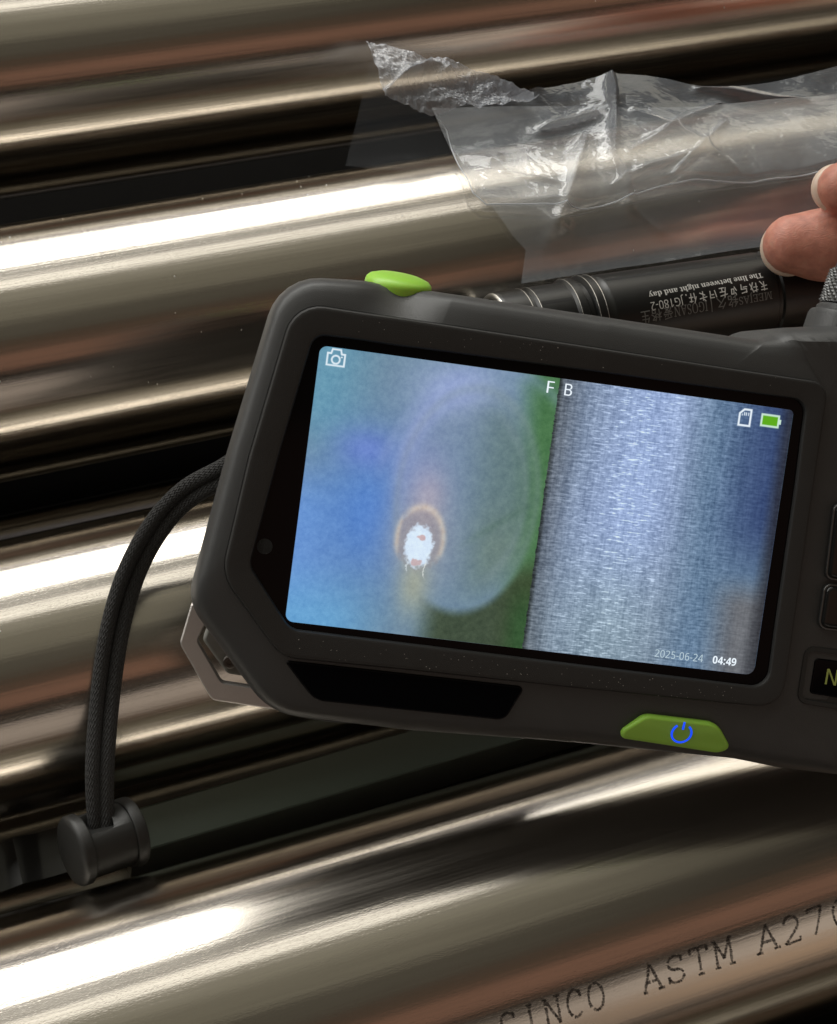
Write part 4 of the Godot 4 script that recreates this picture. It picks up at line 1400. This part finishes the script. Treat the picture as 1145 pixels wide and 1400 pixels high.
func make_hand() -> void:
	var skin := mat(Color(0.55, 0.265, 0.195), 0.52)
	skin.subsurf_scatter_enabled = true
	skin.subsurf_scatter_strength = 0.12
	var im := Image.create(256, 256, false, Image.FORMAT_R8)
	var wob := noise(81, 0.012, 2)
	var pore := noise(82, 0.25, 2)
	for y in 256:
		for x in 256:
			var w := 40.0 * wob.get_noise_2d(absf(x - 128.0), absf(y - 128.0))
			im.set_pixel(x, y, Color(clampf(0.5 + 0.28 * sin((absf(y - 128.0) + w) * 0.50) + 0.25 * pore.get_noise_2d(x, y), 0, 1), 0, 0))
	skin.heightmap_enabled = true
	skin.heightmap_texture = ImageTexture.create_from_image(im)
	skin.heightmap_scale = 0.008
	var tone := Image.create(256, 256, false, Image.FORMAT_RGB8)
	var blot := noise(83, 0.02, 4)
	for y in 256:
		for x in 256:
			var k := 0.90 + 0.16 * blot.get_noise_2d(absf(x - 128.0), absf(y - 128.0))
			tone.set_pixel(x, y, Color(minf(1.0, k + 0.06), k, k * 0.99))
	skin.albedo_texture = ImageTexture.create_from_image(tone)
	skin.uv1_triplanar = true
	skin.uv1_scale = Vector3.ONE * 55.0
	var a0 := Vector3(0.2222, 0.0448, -0.0518)
	var b0 := Vector3(0.2318, 0.0609, -0.0568)
	var bones := [
		[a0, Vector3(0.2298, 0.0458, -0.0493), 0.0078, 0.0088], [Vector3(0.2298, 0.0458, -0.0493), Vector3(0.2414, 0.0464, -0.0456), 0.0088, 0.0096], [Vector3(0.2414, 0.0464, -0.0456), Vector3(0.2651, 0.0495, -0.0340), 0.0096, 0.0100], [Vector3(0.2651, 0.0495, -0.0340), Vector3(0.2915, 0.0565, -0.0127), 0.0100, 0.0118],
		[b0, Vector3(0.2412, 0.0650, -0.0539), 0.0064, 0.0070], [Vector3(0.2412, 0.0650, -0.0539), Vector3(0.2541, 0.0693, -0.0488), 0.0070, 0.0076], [Vector3(0.2541, 0.0693, -0.0488), Vector3(0.2697, 0.0745, -0.0376), 0.0077, 0.0086], [Vector3(0.2697, 0.0745, -0.0376), Vector3(0.2940, 0.0708, -0.0230), 0.0086, 0.0110],
		[Vector3(0.2588, 0.0743, -0.0640), Vector3(0.2701, 0.0874, -0.0540), 0.0068, 0.0080], [Vector3(0.2701, 0.0874, -0.0540), Vector3(0.2960, 0.0810, -0.0330), 0.0082, 0.0108],
		[Vector3(0.2860, 0.0705, -0.0800), Vector3(0.2880, 0.0850, -0.0666), 0.0060, 0.0070], [Vector3(0.2880, 0.0850, -0.0666), Vector3(0.3010, 0.0879, -0.0414), 0.0072, 0.0098],
		[Vector3(0.2620, 0.0500, 0.0030), Vector3(0.2780, 0.0555, 0.0070), 0.0085, 0.0098], [Vector3(0.2780, 0.0555, 0.0070), Vector3(0.3150, 0.0680, 0.0060), 0.0105, 0.0150],
		[Vector3(0.2915, 0.0565, -0.0127), Vector3(0.3330, 0.0730, 0.0000), 0.0115, 0.0160], [Vector3(0.2940, 0.0708, -0.0230), Vector3(0.3350, 0.0780, -0.0070), 0.0115, 0.0160], [Vector3(0.2960, 0.0810, -0.0330), Vector3(0.3370, 0.0830, -0.0140), 0.0110, 0.0160], [Vector3(0.3010, 0.0879, -0.0414), Vector3(0.3390, 0.0870, -0.0200), 0.0105, 0.0150],
		[Vector3(0.3300, 0.0770, -0.0070), Vector3(0.3843, 0.0959, 0.0135), 0.0210, 0.0240], [Vector3(0.3843, 0.0959, 0.0135), Vector3(0.4817, 0.1286, 0.0506), 0.0250, 0.0330],
	]
	var hand := part("hand", nets(bones, 0.0016, 0.0035).mesh(80.0, false), skin, self)
	hand.name = "person"
	tag(hand, "bare hand with two fingertips resting on the black torch, at the right edge", "person")
	# nails lie on the sides turned away from the viewer; their pale rims show past the fingertips
	var nail := mat(Color(0.66, 0.50, 0.40), 0.28)
	nail.subsurf_scatter_enabled = true
	nail.subsurf_scatter_strength = 0.1
	for q in [[a0, -CAM_R * 0.0003 - CAM_U * 0.0006 + CAM_F * 0.0026, 0.0076], [b0, -CAM_R * 0.0011 + CAM_U * 0.0001 + CAM_F * 0.0020, 0.0063]]:
		var prof := []
		for i in 13:
			var an := -PI * 0.5 + PI * i / 12.0
			prof.append([maxf(0.02, cos(an)) * q[2] * 1000.0, sin(an) * 2.6])
		var t := along(q[0] + q[1], CAM_F + Vector3(0.15, 0.0, -0.1), CAM_U)
		part("fingernail", lathe(prof, 40).moved(t).mesh(70.0), nail, hand)

# ---------------------------------------------------------------- dust
func make_dust() -> void:
	var rng := RandomNumberGenerator.new()
	rng.seed = 5
	var s := Shape.new()
	for i in 90:
		var k := rng.randi_range(0, 3)
		var th := deg_to_rad(rng.randf_range(-60, 55))
		var x := rng.randf_range(-0.02, 0.26)
		var r := R + 0.00012
		if k == 3:
			k = 1
		var c := Vector3(x, r * cos(th), PITCH * (k - 2) - r * sin(th))
		var ta := Vector3(rng.randf_range(-1, 1), sin(th), cos(th)).normalized()
		var n := Vector3(0, cos(th), -sin(th))
		ta = (ta - n * ta.dot(n)).normalized()
		var tb := n.cross(ta)
		var l := rng.randf_range(0.00012, 0.00034)
		var w := l * rng.randf_range(0.3, 0.8)
		var top_ := c + n * l * 0.5
		var q := [c + ta * l, c + tb * w, c - ta * l, c - tb * w]
		for j in 4:
			s.tri(q[j], q[(j + 1) % 4], top_)
		s.quad(q[3], q[2], q[1], q[0])
	var o := part("dust", s.mesh(10.0), mat(Color(0.75, 0.73, 0.68), 0.8), self)
	o.set_meta("kind", "stuff")
	tag(o, "tiny pale dust specks scattered over the steel tubes", "dust")
